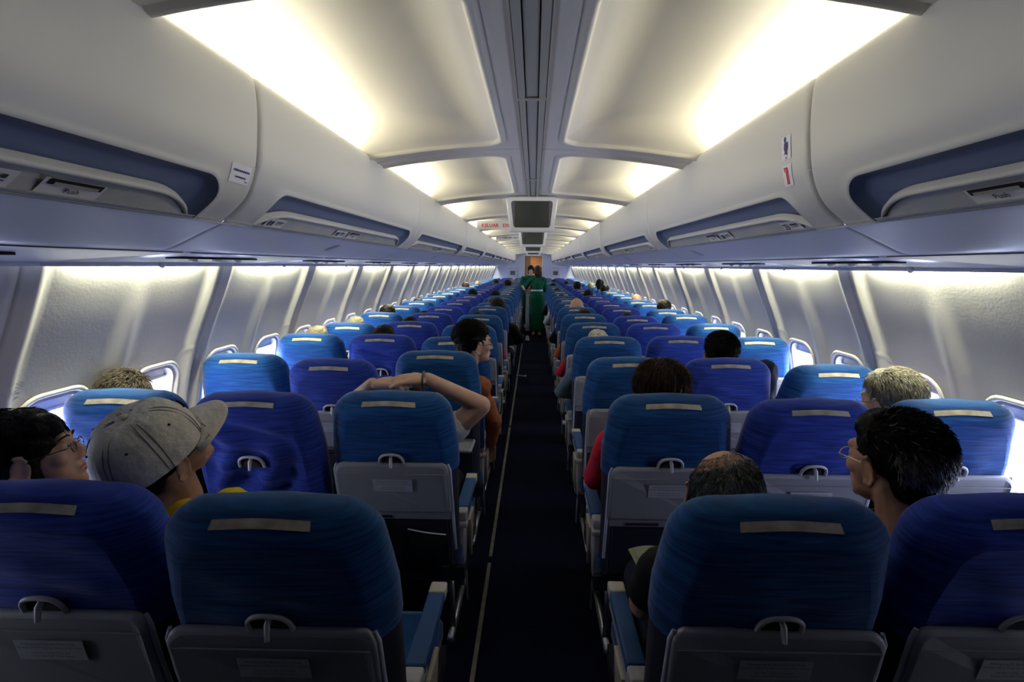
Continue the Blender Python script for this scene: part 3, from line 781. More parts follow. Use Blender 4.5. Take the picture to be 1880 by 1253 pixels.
CL = {n: cloth_m(n, c) for n, c in dict(white=(0.62, 0.62, 0.64), yellow=(0.75, 0.55, 0.01), navy=(0.008, 0.010, 0.028), black=(0.008, 0.008, 0.009), red=(0.42, 0.012, 0.035), orange=(0.42, 0.12, 0.045), rust=(0.30, 0.09, 0.035), denim=(0.10, 0.15, 0.22), grey=(0.2, 0.2, 0.21), green=(0.0, 0.085, 0.045), pink=(0.45, 0.06, 0.14), blue=(0.03, 0.06, 0.18)).items()}
M_lip = mat('lips', (0.42, 0.09, 0.08), 0.4); M_eye = mat('eye_white', (0.6, 0.6, 0.58), 0.2); M_iris = mat('iris', (0.01, 0.006, 0.004), 0.2)
M_frame = mat('glasses_frame', (0.12, 0.11, 0.10), 0.25, metal=0.7)
def lens_mat():
    m = M_pane.copy(); m.name = 'lens_glass'; return m
M_lens = lens_mat()
def _tmpl(make):
    bm = bmesh.new(); make(bm); v = [x.co.copy() for x in bm.verts]; f = [tuple(q.index for q in p.verts) for p in bm.faces]; bm.free(); return v, f
ICO = {n: _tmpl(lambda bm: bmesh.ops.create_icosphere(bm, subdivisions=n, radius=1.0)) for n in (2, 3)}
def ico(mb, c, r, R=None, sub=3):
    M = Matrix.Translation(c) @ (R.to_4x4() if R else Matrix.Identity(4)) @ Matrix.Diagonal((*r, 1))
    v, f = ICO[sub]; mb.add([M @ p for p in v], f)
def cap_(mb, p0, r0, p1, r1):
    p0, p1 = Vector(p0), Vector(p1); ico(mb, p0, (r0,) * 3, sub=2); ico(mb, p1, (r1,) * 3, sub=2)
    if (p1 - p0).length > 1e-4: mb.tube([p0, p1], [r0, r1], 16)
WORK = bpy.data.scenes.new('workbench')              # scratch scene for fusing figures, removed at the end
WORKOBJ = bpy.data.objects.new('fuse', bpy.data.meshes.new('fuse_source')); WORK.collection.objects.link(WORKOBJ)
_r = WORKOBJ.modifiers.new('r', 'REMESH'); _r.mode = 'VOXEL'; _r.use_smooth_shade = True
_s = WORKOBJ.modifiers.new('s', 'SMOOTH'); _s.factor = 0.5
def blob(name, prims, voxel, mats, parent=None, it=4, M=None, disp=None):
    mb = MB()
    for p in prims:
        if p[0] == 'c': cap_(mb, *p[1:])
        elif p[0] == 'ch':
            for a, b in zip(p[1], p[1][1:]): cap_(mb, a[:3], a[3], b[:3], b[3])
        else: ico(mb, p[1], p[2], p[3] if len(p) > 3 else None)
    me = mb.mesh('fuse_source', []); o = WORKOBJ; o.data = me
    o.modifiers['r'].voxel_size = voxel; o.modifiers['s'].iterations = it; o.modifiers['s'].show_viewport = o.modifiers['s'].show_render = it > 0
    WORK.view_layers[0].update(); dg = WORK.view_layers[0].depsgraph
    m2 = bpy.data.meshes.new_from_object(o.evaluated_get(dg)); m2.name = name
    if M is not None: m2.transform(M)
    if disp:
        cs = [v.co.copy() for v in m2.vertices]; ns = [v.normal.copy() for v in m2.vertices]; flat = []
        for c_, n_ in zip(cs, ns): flat.extend(c_ + n_ * (mn.noise(c_ * disp[1]) * disp[0] + mn.noise(c_ * disp[1] * 3) * disp[0] * 0.4))
        m2.vertices.foreach_set('co', flat); m2.update()
    m2.materials.clear()
    for m in (mats if isinstance(mats, (list, tuple)) else [mats]): m2.materials.append(m)
    n_ = len(m2.polygons); m2.polygons.foreach_set('use_smooth', [True] * n_); m2.polygons.foreach_set('material_index', [0] * n_)
    ob = bpy.data.objects.new(name, m2); C.objects.link(ob)
    if parent: ob.parent = parent
    return ob
def tprims(prims, M):
    """transform primitives by a rigid matrix"""
    out = []; R = M.to_3x3()
    for p in prims:
        if p[0] == 'c': out.append(('c', M @ Vector(p[1]), p[2], M @ Vector(p[3]), p[4]))
        elif p[0] == 'ch': out.append(('ch', [(*(M @ Vector(q[:3])), q[3]) for q in p[1]]))
        else: out.append(('e', M @ Vector(p[1]), p[2], R @ p[3] if len(p) > 3 else R))
    return out
def head_prims(w=1.0):
    P = [('e', (0, -.015, .035), (.076 * w, .096, .084)), ('e', (0, .033, -.015), (.060 * w, .058, .082)), ('e', (0, .040, -.072), (.050 * w, .050, .038)),
         ('e', (0, .074, -.094), (.024, .018, .018)), ('c', (0, .086, .012), .008, (0, .106, -.030), .0125), ('e', (.011, .096, -.034), (.009, .010, .008)), ('e', (-.011, .096, -.034), (.009, .010, .008)),
         ('c', (-.032, .078, .026), .013, (.032, .078, .026), .013), ('e', (.038, .060, -.022), (.024, .024, .022)), ('e', (-.038, .060, -.022), (.024, .024, .022)),
         ('e', (0, .084, -.062), (.024, .014, .020)), ('c', (0, -.022, -.06), .054 * w, (0, -.045, -.17), .058 * w)]
    for s in (-1, 1):
        P.append(('e', (s * .031, .072, .004), (.016, .014, .013)))
        R = Matrix.Rotation(radians(-14), 3, 'X') @ Matrix.Rotation(s * radians(24), 3, 'Z')
        P.append(('e', (s * .081 * w, -.006, -.014), (.006, .018, .032), R))
        ring = []
        for i in range(12):
            a = radians(-60 + i * 24); ring.append((*(Vector((s * .083 * w, -.006, -.012)) + R @ Vector((s * .004, .020 * cos(a + pi / 2 + 0.6) * -1, .034 * sin(a + pi / 2 + 0.6)))), .0048))
        P.append(('ch', ring)); P.append(('e', (s * .080 * w, .001, -.042), (.007, .009, .010)))
    return P
HAIR = {
 'short': [('e', (0, -.024, .042), (.084, .100, .088)), ('e', (0, -.064, -.030), (.066, .050, .056)), ('e', (0, .01, .075), (.07, .075, .055))],
 'crop': [('e', (0, -.024, .040), (.082, .098, .086)), ('e', (0, -.064, -.030), (.064, .046, .05))],
 'fringe': [('e', (0, -.022, .044), (.087, .103, .090)), ('e', (0, -.060, -.05), (.076, .056, .085)), ('e', (.035, .045, .068), (.045, .048, .038)), ('e', (-.05, .03, .045), (.038, .05, .05)), ('e', (.06, -.01, -.02), (.024, .04, .07)), ('e', (-.06, -.01, -.02), (.024, .04, .07))],
 'long': [('e', (0, -.022, .044), (.090, .104, .092)), ('e', (0, -.058, -.05), (.085, .060, .10)), ('e', (0, -.06, -.14), (.080, .048, .09)), ('e', (.066, -.01, -.05), (.024, .05, .10)), ('e', (-.066, -.01, -.05), (.024, .05, .10)), ('e', (0, .03, .085), (.06, .06, .035))],
 'bald': [('e', (0, -.045, -.004), (.080, .072, .056)), ('e', (0, -.066, -.040), (.062, .044, .045))],
}
def arm_chain(side, pts): return ('ch', pts)
def hand_prims(wrist, d, nrm, thumb_side, curl=0.6, scale=1.0, spread=0.0):
    """palm and five fingers; d = direction of the fingers, nrm = back of the hand"""
    d = Vector(d).normalized(); nrm = Vector(nrm); nrm = (nrm - d * nrm.dot(d)).normalized(); w = d.cross(nrm) * thumb_side; s = scale
    W = Vector(wrist); P = []
    for q in (-.026, -.009, .009, .026): P.append(('c', W + d * .02 * s + w * q * .7 * s, .014 * s, W + d * .075 * s + w * q * s, .0125 * s))
    for q, L in ((-.030, .062), (-.010, .076), (.010, .082), (.030, .074)):
        p = W + d * .080 * s + w * q * s; a = 0; seg = [(*p, .0095 * s)]
        for j, f in enumerate((.45, .32, .23)):
            a += curl * (0.5, 0.8, 0.6)[j]; p = p + (d * cos(a) - nrm * sin(a) + w * spread * q * 10) * L * f * s; seg.append((*p, (.0088, .0080, .0070)[j] * s))
        P.append(('ch', seg))
    p = W + d * .030 * s + w * .026 * s; q1 = p + (d * .55 + w * .75 - nrm * .2) * .034 * s; q2 = q1 + (d * .85 + w * .25 - nrm * .35) * .030 * s; q3 = q2 + (d * .9 - nrm * .4) * .024 * s
    P.append(('ch', [(*p, .0135 * s), (*q1, .0115 * s), (*q2, .0098 * s), (*q3, .0082 * s)]))
    return P
def head_matrix(c, az=0, pitch=0, roll=0):            # az>0 turns to the right, pitch>0 looks up, roll>0 tips to the right
    return Matrix.Translation(c) @ Matrix.Rotation(radians(-az), 4, 'Z') @ Matrix.Rotation(radians(pitch), 4, 'X') @ Matrix.Rotation(radians(roll), 4, 'Y')
def seated(hc, az, pitch=0, roll=0, arms=None, out=0, neck=True):
    """primitive lists of a seated figure in seat coordinates; hc = head centre"""
    M = head_matrix(hc, az, pitch, roll); H = tprims(head_prims(), M)
    nb = Vector((hc[0] * 0.5, 0.315, hc[2] - 0.155)); S = nb.z - 0.055
    sk = H + [('c', M @ Vector((0, -.04, -.10)), .052, nb, .058)]
    torso = [('ch', [(0, .44, .56, .125), (0, .38, .70, .12), (nb.x * .6, .335, S - .10, .125), (nb.x, .33, S - .03, .095)]), ('c', (nb.x - .13, .33, S - .02), .060, (nb.x + .13, .33, S - .02), .060), ('c', (-.08, .36, S - .16), .10, (.08, .36, S - .16), .10), ('c', (nb.x - .06, .325, S + .02), .05, (nb.x + .06, .325, S + .02), .05)]
    upper, fore, hands = [], [], []
    for s in (-1, 1):
        A = (arms or {}).get(s) or [(nb.x + s * .175, .335, S - .02), (s * (.235 + out * 0.03), .38, .77), (s * .15, .58, .70)]
        sh, el, wr = [Vector(q) for q in A[:3]]
        upper.append(('c', sh, .052, el, .042)); fore.append(('c', el, .040, wr, .026))
        dr = A[3] if len(A) > 3 else (wr - el); nr = A[4] if len(A) > 4 else (0, 0, 1)
        hands += hand_prims(wr, dr, nr, A[5] if len(A) > 5 else s * -1, A[6] if len(A) > 6 else 0.5)
    legs = []
    for s in (-1, 1): legs.append(('ch', [(s * .09, .42, .55, .085), (s * .10, .74, .56, .062), (s * .10, .76, .50, .055), (s * .10, .78, .12, .038)]))
    feet = [('ch', [(s * .10, .76, .07, .036), (s * .10, .88, .04, .032)]) for s in (-1, 1)]
    return dict(M=M, skin=sk, torso=torso, upper=upper, fore=fore, hands=hands, legs=legs, feet=feet)
def fat(prims, d):
    out = []
    for p in prims:
        if p[0] == 'c': out.append(('c', p[1], p[2] + d, p[3], p[4] + d))
        elif p[0] == 'ch': out.append(('ch', [(q[0], q[1], q[2], q[3] + d) for q in p[1]]))
        else: out.append(('e', p[1], tuple(r + d for r in p[2]), *p[3:]))
    return out
def strands(M, n, L, seed, mask, flow, mats, parent, c=(0, -.024, .042), rad=(.085, .101, .089), r=0.0011, lift=0.10, frac2=0.0, ears=True):
    rg = random.Random(seed); mb = MB(); c = Vector(c); rad = Vector(rad)
    k = 0
    while k < n:
        d = Vector((rg.gauss(0, 1), rg.gauss(0, 1), rg.gauss(0, 1))).normalized()
        if not mask(d) or (abs(d.x) > 0.62 and d.z < 0.08 and d.y > -0.42 and ears): continue
        k += 1
        p = c + Vector((d.x * rad.x, d.y * rad.y, d.z * rad.z)); pts = [p]; ll = L * rg.uniform(0.6, 1.2); jt = Vector((rg.gauss(0, .25), rg.gauss(0, .25), rg.gauss(0, .2)))
        for j in range(4):
            q = p - c; nn = Vector((q.x / rad.x ** 2, q.y / rad.y ** 2, q.z / rad.z ** 2)).normalized()
            f = Vector(flow(d)) + jt; f = (f - nn * f.dot(nn)).normalized()
            p = p + (f + nn * lift).normalized() * ll / 4; pts.append(p)
        w = r * rg.uniform(0.7, 1.3)
        mb.tube([M @ q for q in pts], [w, w, w * .9, w * .7, w * .2], 3, 1 if rg.random() < frac2 else 0, False)
    return mb.build('hair_strands', mats, parent, weld=False)
def glasses(M, parent, mt=None):
    mb = MB()
    for s in (-1, 1):
        ring = [(s * .032 + .021 * cos(a), .0965, -.003 + .0145 * sin(a)) for a in [i * 2 * pi / 18 for i in range(19)]]
        mb.tube([M @ Vector(q) for q in ring], .0013, 6)
        mb.tube([M @ Vector(q) for q in ((s * .053, .096, .001), (s * .068, .086, .002), (s * .081, .02, .003), (s * .080, -.012, -.004))], .0016, 6)
        mb.add([M @ Vector(q) for q in ring[:-1]], [tuple(range(18))], 1, False)
    mb.tube([M @ Vector(q) for q in ((-.011, .0965, .001), (0, .1035, .004), (.011, .0965, .001))], .0014, 6)
    return mb.build('glasses', [mt or M_frame, M_lens], parent, weld=False)
def face_bits(M, root):
    for s in (-1, 1):
        mb = MB(); bm_rows = []
        for i in range(9):
            a = pi * i / 8; bm_rows.append([M @ (Vector((s * .031, .0765, .004)) + Vector((sin(a) * cos(b), cos(a), sin(a) * sin(b))) * .0112) for b in [j * 2 * pi / 12 for j in range(12)]])
        mb.grid(bm_rows, 0, True, True)
        mb.grid([[M @ (Vector((s * .031, .0767, .004)) + Vector((sin(a) * cos(b), cos(a), sin(a) * sin(b))) * .0115) for b in [j * 2 * pi / 12 for j in range(12)]] for a in (0, 0.3, 0.55)], 1, True, True)
        mb.build('eye', [M_eye, M_iris], root, weld=False)
        mb = MB(); mb.tube([M @ Vector(q) for q in ((s * .014, .092, .026), (s * .028, .093, .031), (s * .046, .083, .028), (s * .052, .076, .023))], [.002, .0028, .0024, .001], 6); mb.build('eyebrow', H_BLK, root)
    mb = MB()
    mb.tube([M @ Vector(q) for q in ((-.022, .088, -.062), (-.010, .0965, -.058), (0, .0975, -.060), (.010, .0965, -.058), (.022, .088, -.062))], [.001, .0030, .0032, .0030, .001], 8)
    mb.tube([M @ Vector(q) for q in ((-.020, .087, -.064), (-.008, .096, -.070), (.008, .096, -.070), (.020, .087, -.064))], [.001, .0036, .0036, .001], 8)
    mb.build('lips', M_lip, root)
def make_person(seat_xy, hc, az, pitch, roll, sk, hair, hair_m, shirt, label, slv=0.62, voxel=0.0045, trousers='navy', arms=None, face=False, sleeves='short', out=0, group=None, disp=None, extra_hair=None, lowdetail=False):
    F = seated(hc, az, pitch, roll, arms, out)
    vox = voxel
    body = blob('person', F['skin'] + F['torso'] + F['upper'] + F['fore'] + F['hands'] + F['legs'] + F['feet'], vox, sk, None, 3)
    hp = tprims(HAIR[hair], F['M']) if hair else []
    if hp: blob('hair', hp + (tprims(extra_hair, F['M']) if extra_hair else []), max(vox, .005), hair_m, body, 3, disp=disp or (0.005, 45))
    up_ = F['upper'] if sleeves == 'long' else [('c', p[1], p[2], p[1].lerp(p[3], slv), lerp(p[2], p[4], slv) + .003) for p in F['upper']]
    tp = fat(F['torso'] + up_, .009) + (fat(F['fore'], .009) if sleeves == 'long' else [])
    blob('shirt', tp, max(vox, .008), CL[shirt], body, 3, disp=(0.006, 14))
    blob('trousers', fat(F['legs'], .010) + fat([F['torso'][0][:1] + (F['torso'][0][1][:1] + [(0, .43, .60, .125)],)], .012), max(vox, .010), CL[trousers], body, 3, disp=(0.006, 14))
    blob('shoes', fat(F['feet'], .008), max(vox, .008), CL['black'], body, 2)
    if face: face_bits(F['M'], body)
    body.location = (seat_xy[0], seat_xy[1], 0)
    tag(body, label, 'person', group)
    return body, F['M']
def local(seat_xy, p): return (p[0] - seat_xy[0], p[1] - seat_xy[1], p[2])
def seat_pos(side, col, k): return (side * XC[col], row_y(k))
def top_mask(d): return not (d.y > 0.35 and d.z < 0.45) and d.z > -0.45
def flow_down(d): return (d.x * 0.3, -0.55 if d.y < 0.3 else 0.3, -1.0 if abs(d.z) < 0.8 else -0.2)
# cap man, left middle seat
S = seat_pos(-1, 'm', 0)
b, M = make_person(S, local(S, (-0.893, 1.215, 1.152)), 36, 31, 18, SK_A, 'crop', H_BLK, 'yellow', 'person in a beige baseball cap and yellow shirt turned to the right', trousers='denim', arms={1: [(.245, .30, .995), (.27, .40, .80), (.16, .58, .70)]})
glasses(M, b, M_frame)
strands(M, 2200, 0.035, 4, lambda d: d.z < 0.0 and d.y < 0.25, lambda d: (0, -0.3, -1), [H_BLK], b, ears=False)
def make_cap(M, name, label):
    root = None; M = M @ Matrix.Translation((0, -0.004, 0.028)) @ Matrix.Rotation(radians(-3), 4, 'X') @ Matrix.Diagonal((1.05, 1.07, 1.03, 1))
    mt = mat('cap_canvas', (0.56, 0.53, 0.44), 0.9, noise=((30, 30, 30), 1, (0.68, 0.64, 0.53)), bump=((55, 55, 55), 0.5))
    ms = mat('cap_stitch', (0.20, 0.19, 0.165), 0.9)
    mb = MB(); n = 48; rows = []
    for i in range(15):
        t = i / 14; zz = -0.012 + 0.118 * sin(t * pi / 2) ** 0.9; rr = cos(t * pi / 2) ** 0.62 if t < 1 else 0.0
        row = []
        for j in range(n):
            a = 2 * pi * j / n; seam = 1 - 0.022 * max(0, 1 - abs(((a / (pi / 3) + 0.5) % 1) - 0.5) / 0.12)
            x = .0905 * rr * cos(a) * seam; y = -.014 + .110 * rr * sin(a) * seam
            low = -0.014 * (1 - t) * smooth(-sin(a)) + 0.006 * mn.noise(Vector((x * 22, y * 22, t * 3)))
            row.append(M @ Vector((x, y, zz + low)))
        rows.append(row)
    mb.grid(rows, 0, True, True); o = mb.build('baseball_cap', [mt, ms])
    mb = MB(); rows = []
    for i in range(9):
        t = i / 8; row = []
        for j in range(17):
            u = -1 + j / 8; a = pi / 2 - u * 0.95
            bx, by = .0905 * cos(a), -.014 + .110 * sin(a)
            ext = 0.072 * (1 - abs(u) ** 2.6) * t
            row.append(M @ Vector((bx * (1 + 0.10 * t), by + ext, -0.010 - 0.010 * t * t - 0.022 * u * u * (0.4 + t * 0.6) * 0.8)))
        rows.append(row)
    mb.grid(rows); q = mb.build('brim', [mt], o); sd = q.modifiers.new('s', 'SOLIDIFY'); sd.thickness = 0.003
    mb = MB(); mb.tube([M @ Vector((0, -.014, .106)), M @ Vector((0, -.014, .1105)), M @ Vector((0, -.014, .113))], [.008, .0085, .005], 12); mb.build('button', mt, o)
    mb = MB()
    ridge = MB()
    for j in range(6):
        for da in (-0.045, 0.045):
            pp = []
            for i in range(13):
                t = i / 12 * 0.96; a = j * pi / 3 + da * (1 + t * 1.2); rr = cos(t * pi / 2) ** 0.62
                low = -0.014 * (1 - t) * smooth(-sin(a))
                pp.append(M @ Vector((.0898 * rr * cos(a), -.014 + .1092 * rr * sin(a), -0.012 + 0.118 * sin(t * pi / 2) ** 0.9 + low)))
            ridge.tube(pp, .0011, 5)
    ridge.build('panel_seams', ms, o)
    for j in range(6):
        a = pi / 6 + j * pi / 3 ; t = 0.5; rr = cos(t * pi / 2) ** 0.62
        p = M @ Vector((.0925 * rr * cos(a), -.014 + .112 * rr * sin(a), -0.012 + 0.118 * sin(t * pi / 2) ** 0.9)); mb.tube([p, p + (M.to_3x3() @ Vector((cos(a), sin(a), .8))) * .0015], .003, 8, 0)
    mb.build('eyelets', M_gap, o)
    mb = MB()
    for u0, pts in ((0, [(-.02, 0), (-.012, .012), (-.004, 0), (.004, .011), (.012, .001), (.02, .010)]),):
        pp = []
        for (u, v) in pts:
            a = pi / 2 - u / .1; t = 0.30 + v * 5; rr = cos(t * pi / 2) ** 0.62
            pp.append(M @ Vector((.0925 * rr * cos(a), -.014 + .1125 * rr * sin(a), -0.012 + 0.119 * sin(t * pi / 2) ** 0.9)))
        mb.tube(pp, .003, 6)
    mb.build('embroidery', M_gap, o)
    tag(o, label, 'cap'); return o
cp = make_cap(M, 'c', 'beige baseball cap on the head of the man in yellow'); cp.location = (S[0], S[1], 0)
# woman at the left edge
S = seat_pos(-1, 'w', 0)
b, M = make_person(S, local(S, (-1.275, 1.27, 1.106)), 60, 14, -4, SK_B, 'fringe', H_BLK, 'black', 'person with dark wavy hair and thin glasses at the far left, in profile', face=True, disp=(0.009, 30), extra_hair=[('e', (.035, .062, .060), (.045, .030, .030)), ('e', (.058, .030, .03), (.030, .045, .03))])
glasses(M, b, M_frame)
strands(M, 1500, 0.05, 5, lambda d: not (d.y > 0.30 and d.z < 0.30), flow_down, [H_BLK], b, rad=(.090, .106, .093))
# bald man, right aisle seat
S = seat_pos(1, 'a', 0)
b, M = make_person(S, local(S, (0.472, 1.215, 1.048)), 12, 0, 6, SK_A, 'bald', H_SLT, 'black', 'person with a balding crown and short greying hair in the nearest right aisle seat', disp=(0.002, 50), arms={-1: [(-.155, .335, .84), (-.18, .40, .70), (-.10, .58, .64)]})
BALD = Vector((-.42, .28, .86)).normalized()
strands(M, 5200, 0.018, 6, lambda d: d.angle(BALD) > radians(46) and d.y < 0.4 and d.z > -0.6, lambda d: (0, -0.4, -1), [H_SLT, H_GRY], b, c=(0, -.018, .033), rad=(.079, .098, .086), lift=0.35, frac2=0.30, r=.0011, ears=False)
strands(M, 500, 0.012, 61, lambda d: radians(22) < d.angle(BALD) < radians(50) and d.y < 0.6, lambda d: (0, -0.8, -1), [H_SLT, H_GRY], b, c=(0, -.018, .033), rad=(.077, .097, .0855), lift=0.2, frac2=0.3, r=.0006)
# man with glasses, right middle seat
S = seat_pos(1, 'm', 0)
b, M = make_person(S, local(S, (0.872, 1.225, 1.142)), -20, -2, 0, SK_A, 'short', H_BLK, 'navy', 'person with dark hair greying at the back and thin glasses on the right', disp=(0.004, 50))
glasses(M, b, M_metal)
strands(M, 3600, 0.022, 7, lambda d: not (d.y > 0.45 and d.z < 0.5) and d.z > -0.35, lambda d: (0.1, -0.9, -0.5 + d.z), [H_BLK, H_GRY], b, lift=0.60, frac2=0.03, r=.0010, rad=(.082, .098, .085))
strands(M, 2400, 0.034, 71, lambda d: d.y < -0.3 and d.z > -0.75 and d.z < 0.55, lambda d: (0.1, -0.5, -1), [H_SLT, H_GRY], b, c=(0, -.026, .025), rad=(.081, .097, .089), lift=0.30, frac2=0.5, r=.0012)
# silver-haired man, right window row 1
S = seat_pos(1, 'w', 1)
b, M = make_person(S, local(S, (1.402, 2.03, 1.085)), -26, -8, 0, SK_B, 'short', H_GRY, 'navy', 'person with thick silver hair in the right window seat', disp=(0.006, 40))
glasses(M, b)
strands(M, 2600, 0.045, 8, top_mask, flow_down, [H_GRY, H_SND], b, lift=0.18, frac2=0.15, r=.0016)
# brown haired woman in red, right aisle row 1
S = seat_pos(1, 'a', 1)
b, M = make_person(S, local(S, (0.505, 2.00, 1.115)), 5, -4, 0, SK_A, 'long', H_BRN, 'red', 'person with long reddish-brown hair and red sleeves in the right aisle seat', sleeves='long', out=2, disp=(0.006, 40),
    arms={-1: [(-.175, .335, .89), (-.222, .40, .72), (-.16, .56, .66)]})
strands(M, 2600, 0.09, 9, lambda d: not (d.y > 0.35 and d.z < 0.4), lambda d: (d.x * 0.5, -0.25, -1), [H_BRN], b, rad=(.092, .106, .094), lift=0.12, r=.0014)
# black-haired head, right middle row 2
S = seat_pos(1, 'm', 2)
b, M = make_person(S, local(S, (1.005, 2.79, 1.135)), -4, 0, -4, SK_A, 'short', H_BLK, 'grey', 'person with short black hair in the right middle seat, back of the head only')
strands(M, 1800, 0.022, 10, top_mask, lambda d: (0.3, -0.9, -0.3), [H_BLK], b, lift=0.5, r=.0012)
# wavy haired passenger by the left window, row 1
S = seat_pos(-1, 'w', 1)
b, M = make_person(S, local(S, (-1.600, 2.02, 1.048)), -15, 0, -8, SK_B, 'short', H_DRB, 'grey', 'person with wavy brown hair leaning by the left window', disp=(0.012, 30), arms={-1: [(-.20, .335, .85), (-.185, .38, .70), (-.08, .58, .64)]})
strands(M, 1500, 0.05, 11, top_mask, lambda d: (-0.6, -0.5, -0.6), [H_DRB], b, lift=0.35, r=.0014)
# man with hands behind his head, left aisle row 1
S = seat_pos(-1, 'a', 1)
def lp(*p): return local(S, p)
arms = {1: [lp(-.325, 2.07, .93), lp(-.200, 2.07, 1.040), lp(-.400, 2.00, 1.163), (-.95, -.25, .03), (0, -.25, 1), 1, 0.35],
        -1: [lp(-.66, 2.07, .93), lp(-.76, 2.09, 1.010), lp(-.615, 2.0, 1.140), (.95, -.2, .12), (0, -.25, 1), -1, 0.35]}
b, M = make_person(S, lp(-.495, 2.075, 1.020), 0, -6, 0, SK_B, 'crop', H_BLK, 'white', 'person in a white T-shirt with both hands clasped behind the head', arms=arms, slv=0.22)
mb = MB(); q = [Vector(lp(-.412 + .0, 1.993 + .030 * cos(a), 1.161 + .030 * sin(a))) for a in [i * 2 * pi / 16 for i in range(17)]]
mb.tube(q, .004, 8); br = mb.build('bracelet', mat('bracelet_beads', (0.05, 0.045, 0.02), 0.5)); br.location = (S[0], S[1], 0); tag(br, 'dark beaded bracelet on the wrist behind the head', 'bracelet')
# man with glasses looking across the aisle, left aisle row 2
S = seat_pos(-1, 'a', 2)
b, M = make_person(S, local(S, (-0.325, 2.96, 1.163)), 62, 0, 4, SK_B, 'short', H_BLK, 'rust', 'person with black hair and glasses in profile, looking across the aisle', face=True, sleeves='long', arms={1: [(.20, .34, .91), (.285, .40, .72), (.26, .50, .56)]}, disp=(0.006, 40))
glasses(M, b, M_gap)
strands(M, 1400, 0.035, 12, lambda d: not (d.y > 0.40 and d.z < 0.35) and d.z > -0.3, lambda d: (0.2, 0.6, 0.3), [H_BLK], b, lift=0.4, r=.0012)
# generic passengers, one prototype per look, copied seat by seat
PROTO = {}
def proto(kind):
    if kind in PROTO: return PROTO[kind]
    spec = {'black': ('short', H_BLK, SK_A, 0), 'long': ('long', H_BRN, SK_B, 0), 'bald': ('bald', H_SLT, SK_A, 0), 'sandy': ('short', H_SND, SK_B, 0), 'dark_long': ('long', H_BLK, SK_A, 0)}[kind]
    b, M = make_person((0, 0), (0, .285, 1.15), 0, 0, 0, spec[2], spec[0], spec[1], 'black', 'x', voxel=0.009, sleeves='long', out=1)
    b.location = (0, -30, 0)
    PROTO[kind] = b; return b
USED = set()
def passenger(u, v, side, col, k, kind, shirt, label, az=0):
    """head seen at image height v / column u, seated in the given seat"""
    p = proto(kind)
    if kind in USED: r = copy_tree(p)
    else: r = p; USED.add(kind)
    y = row_y(k) + 0.285
    x = 0.01 + y * PR(u, v)[0]; zt = 1.6 + (y - 0.02) * PR(u, v)[1]
    lim = (0.035 if col == 'w' else 0.10)
    x = side * max(XC[col] - 0.10, min(XC[col] + lim, side * x))
    s = max(0.86, min(1.08, zt / 1.287))
    r.scale = (min(1, s), min(1, s), s); r.location = (x, y - .285 * min(1, s), 0)
    r.rotation_euler = (0, 0, 0)
    tag(r, label, 'person', 'passengers seated in the rows ahead')
    for c in r.children:
        if c.name.startswith('shirt'):
            c.material_slots[0].link = 'OBJECT'; c.material_slots[0].material = CL[shirt]
        if c.name.startswith('hair') and 'headscarf' in label:
            c.name = 'headscarf'; c.material_slots[0].link = 'OBJECT'
            c.material_slots[0].material = mat('scarf_print', (0.62, 0.58, 0.44), 0.85, noise=((38, 38, 38), 1, (0.16, 0.17, 0.13)))
    return r
_Rm = Matrix((_x, _n, _z))
def PR(u, v):
    w = _Rm @ Vector(((u - 960) / 967.0, (626.5 - v) / 967.0, -1)); return (w.x / w.y, w.z / w.y)
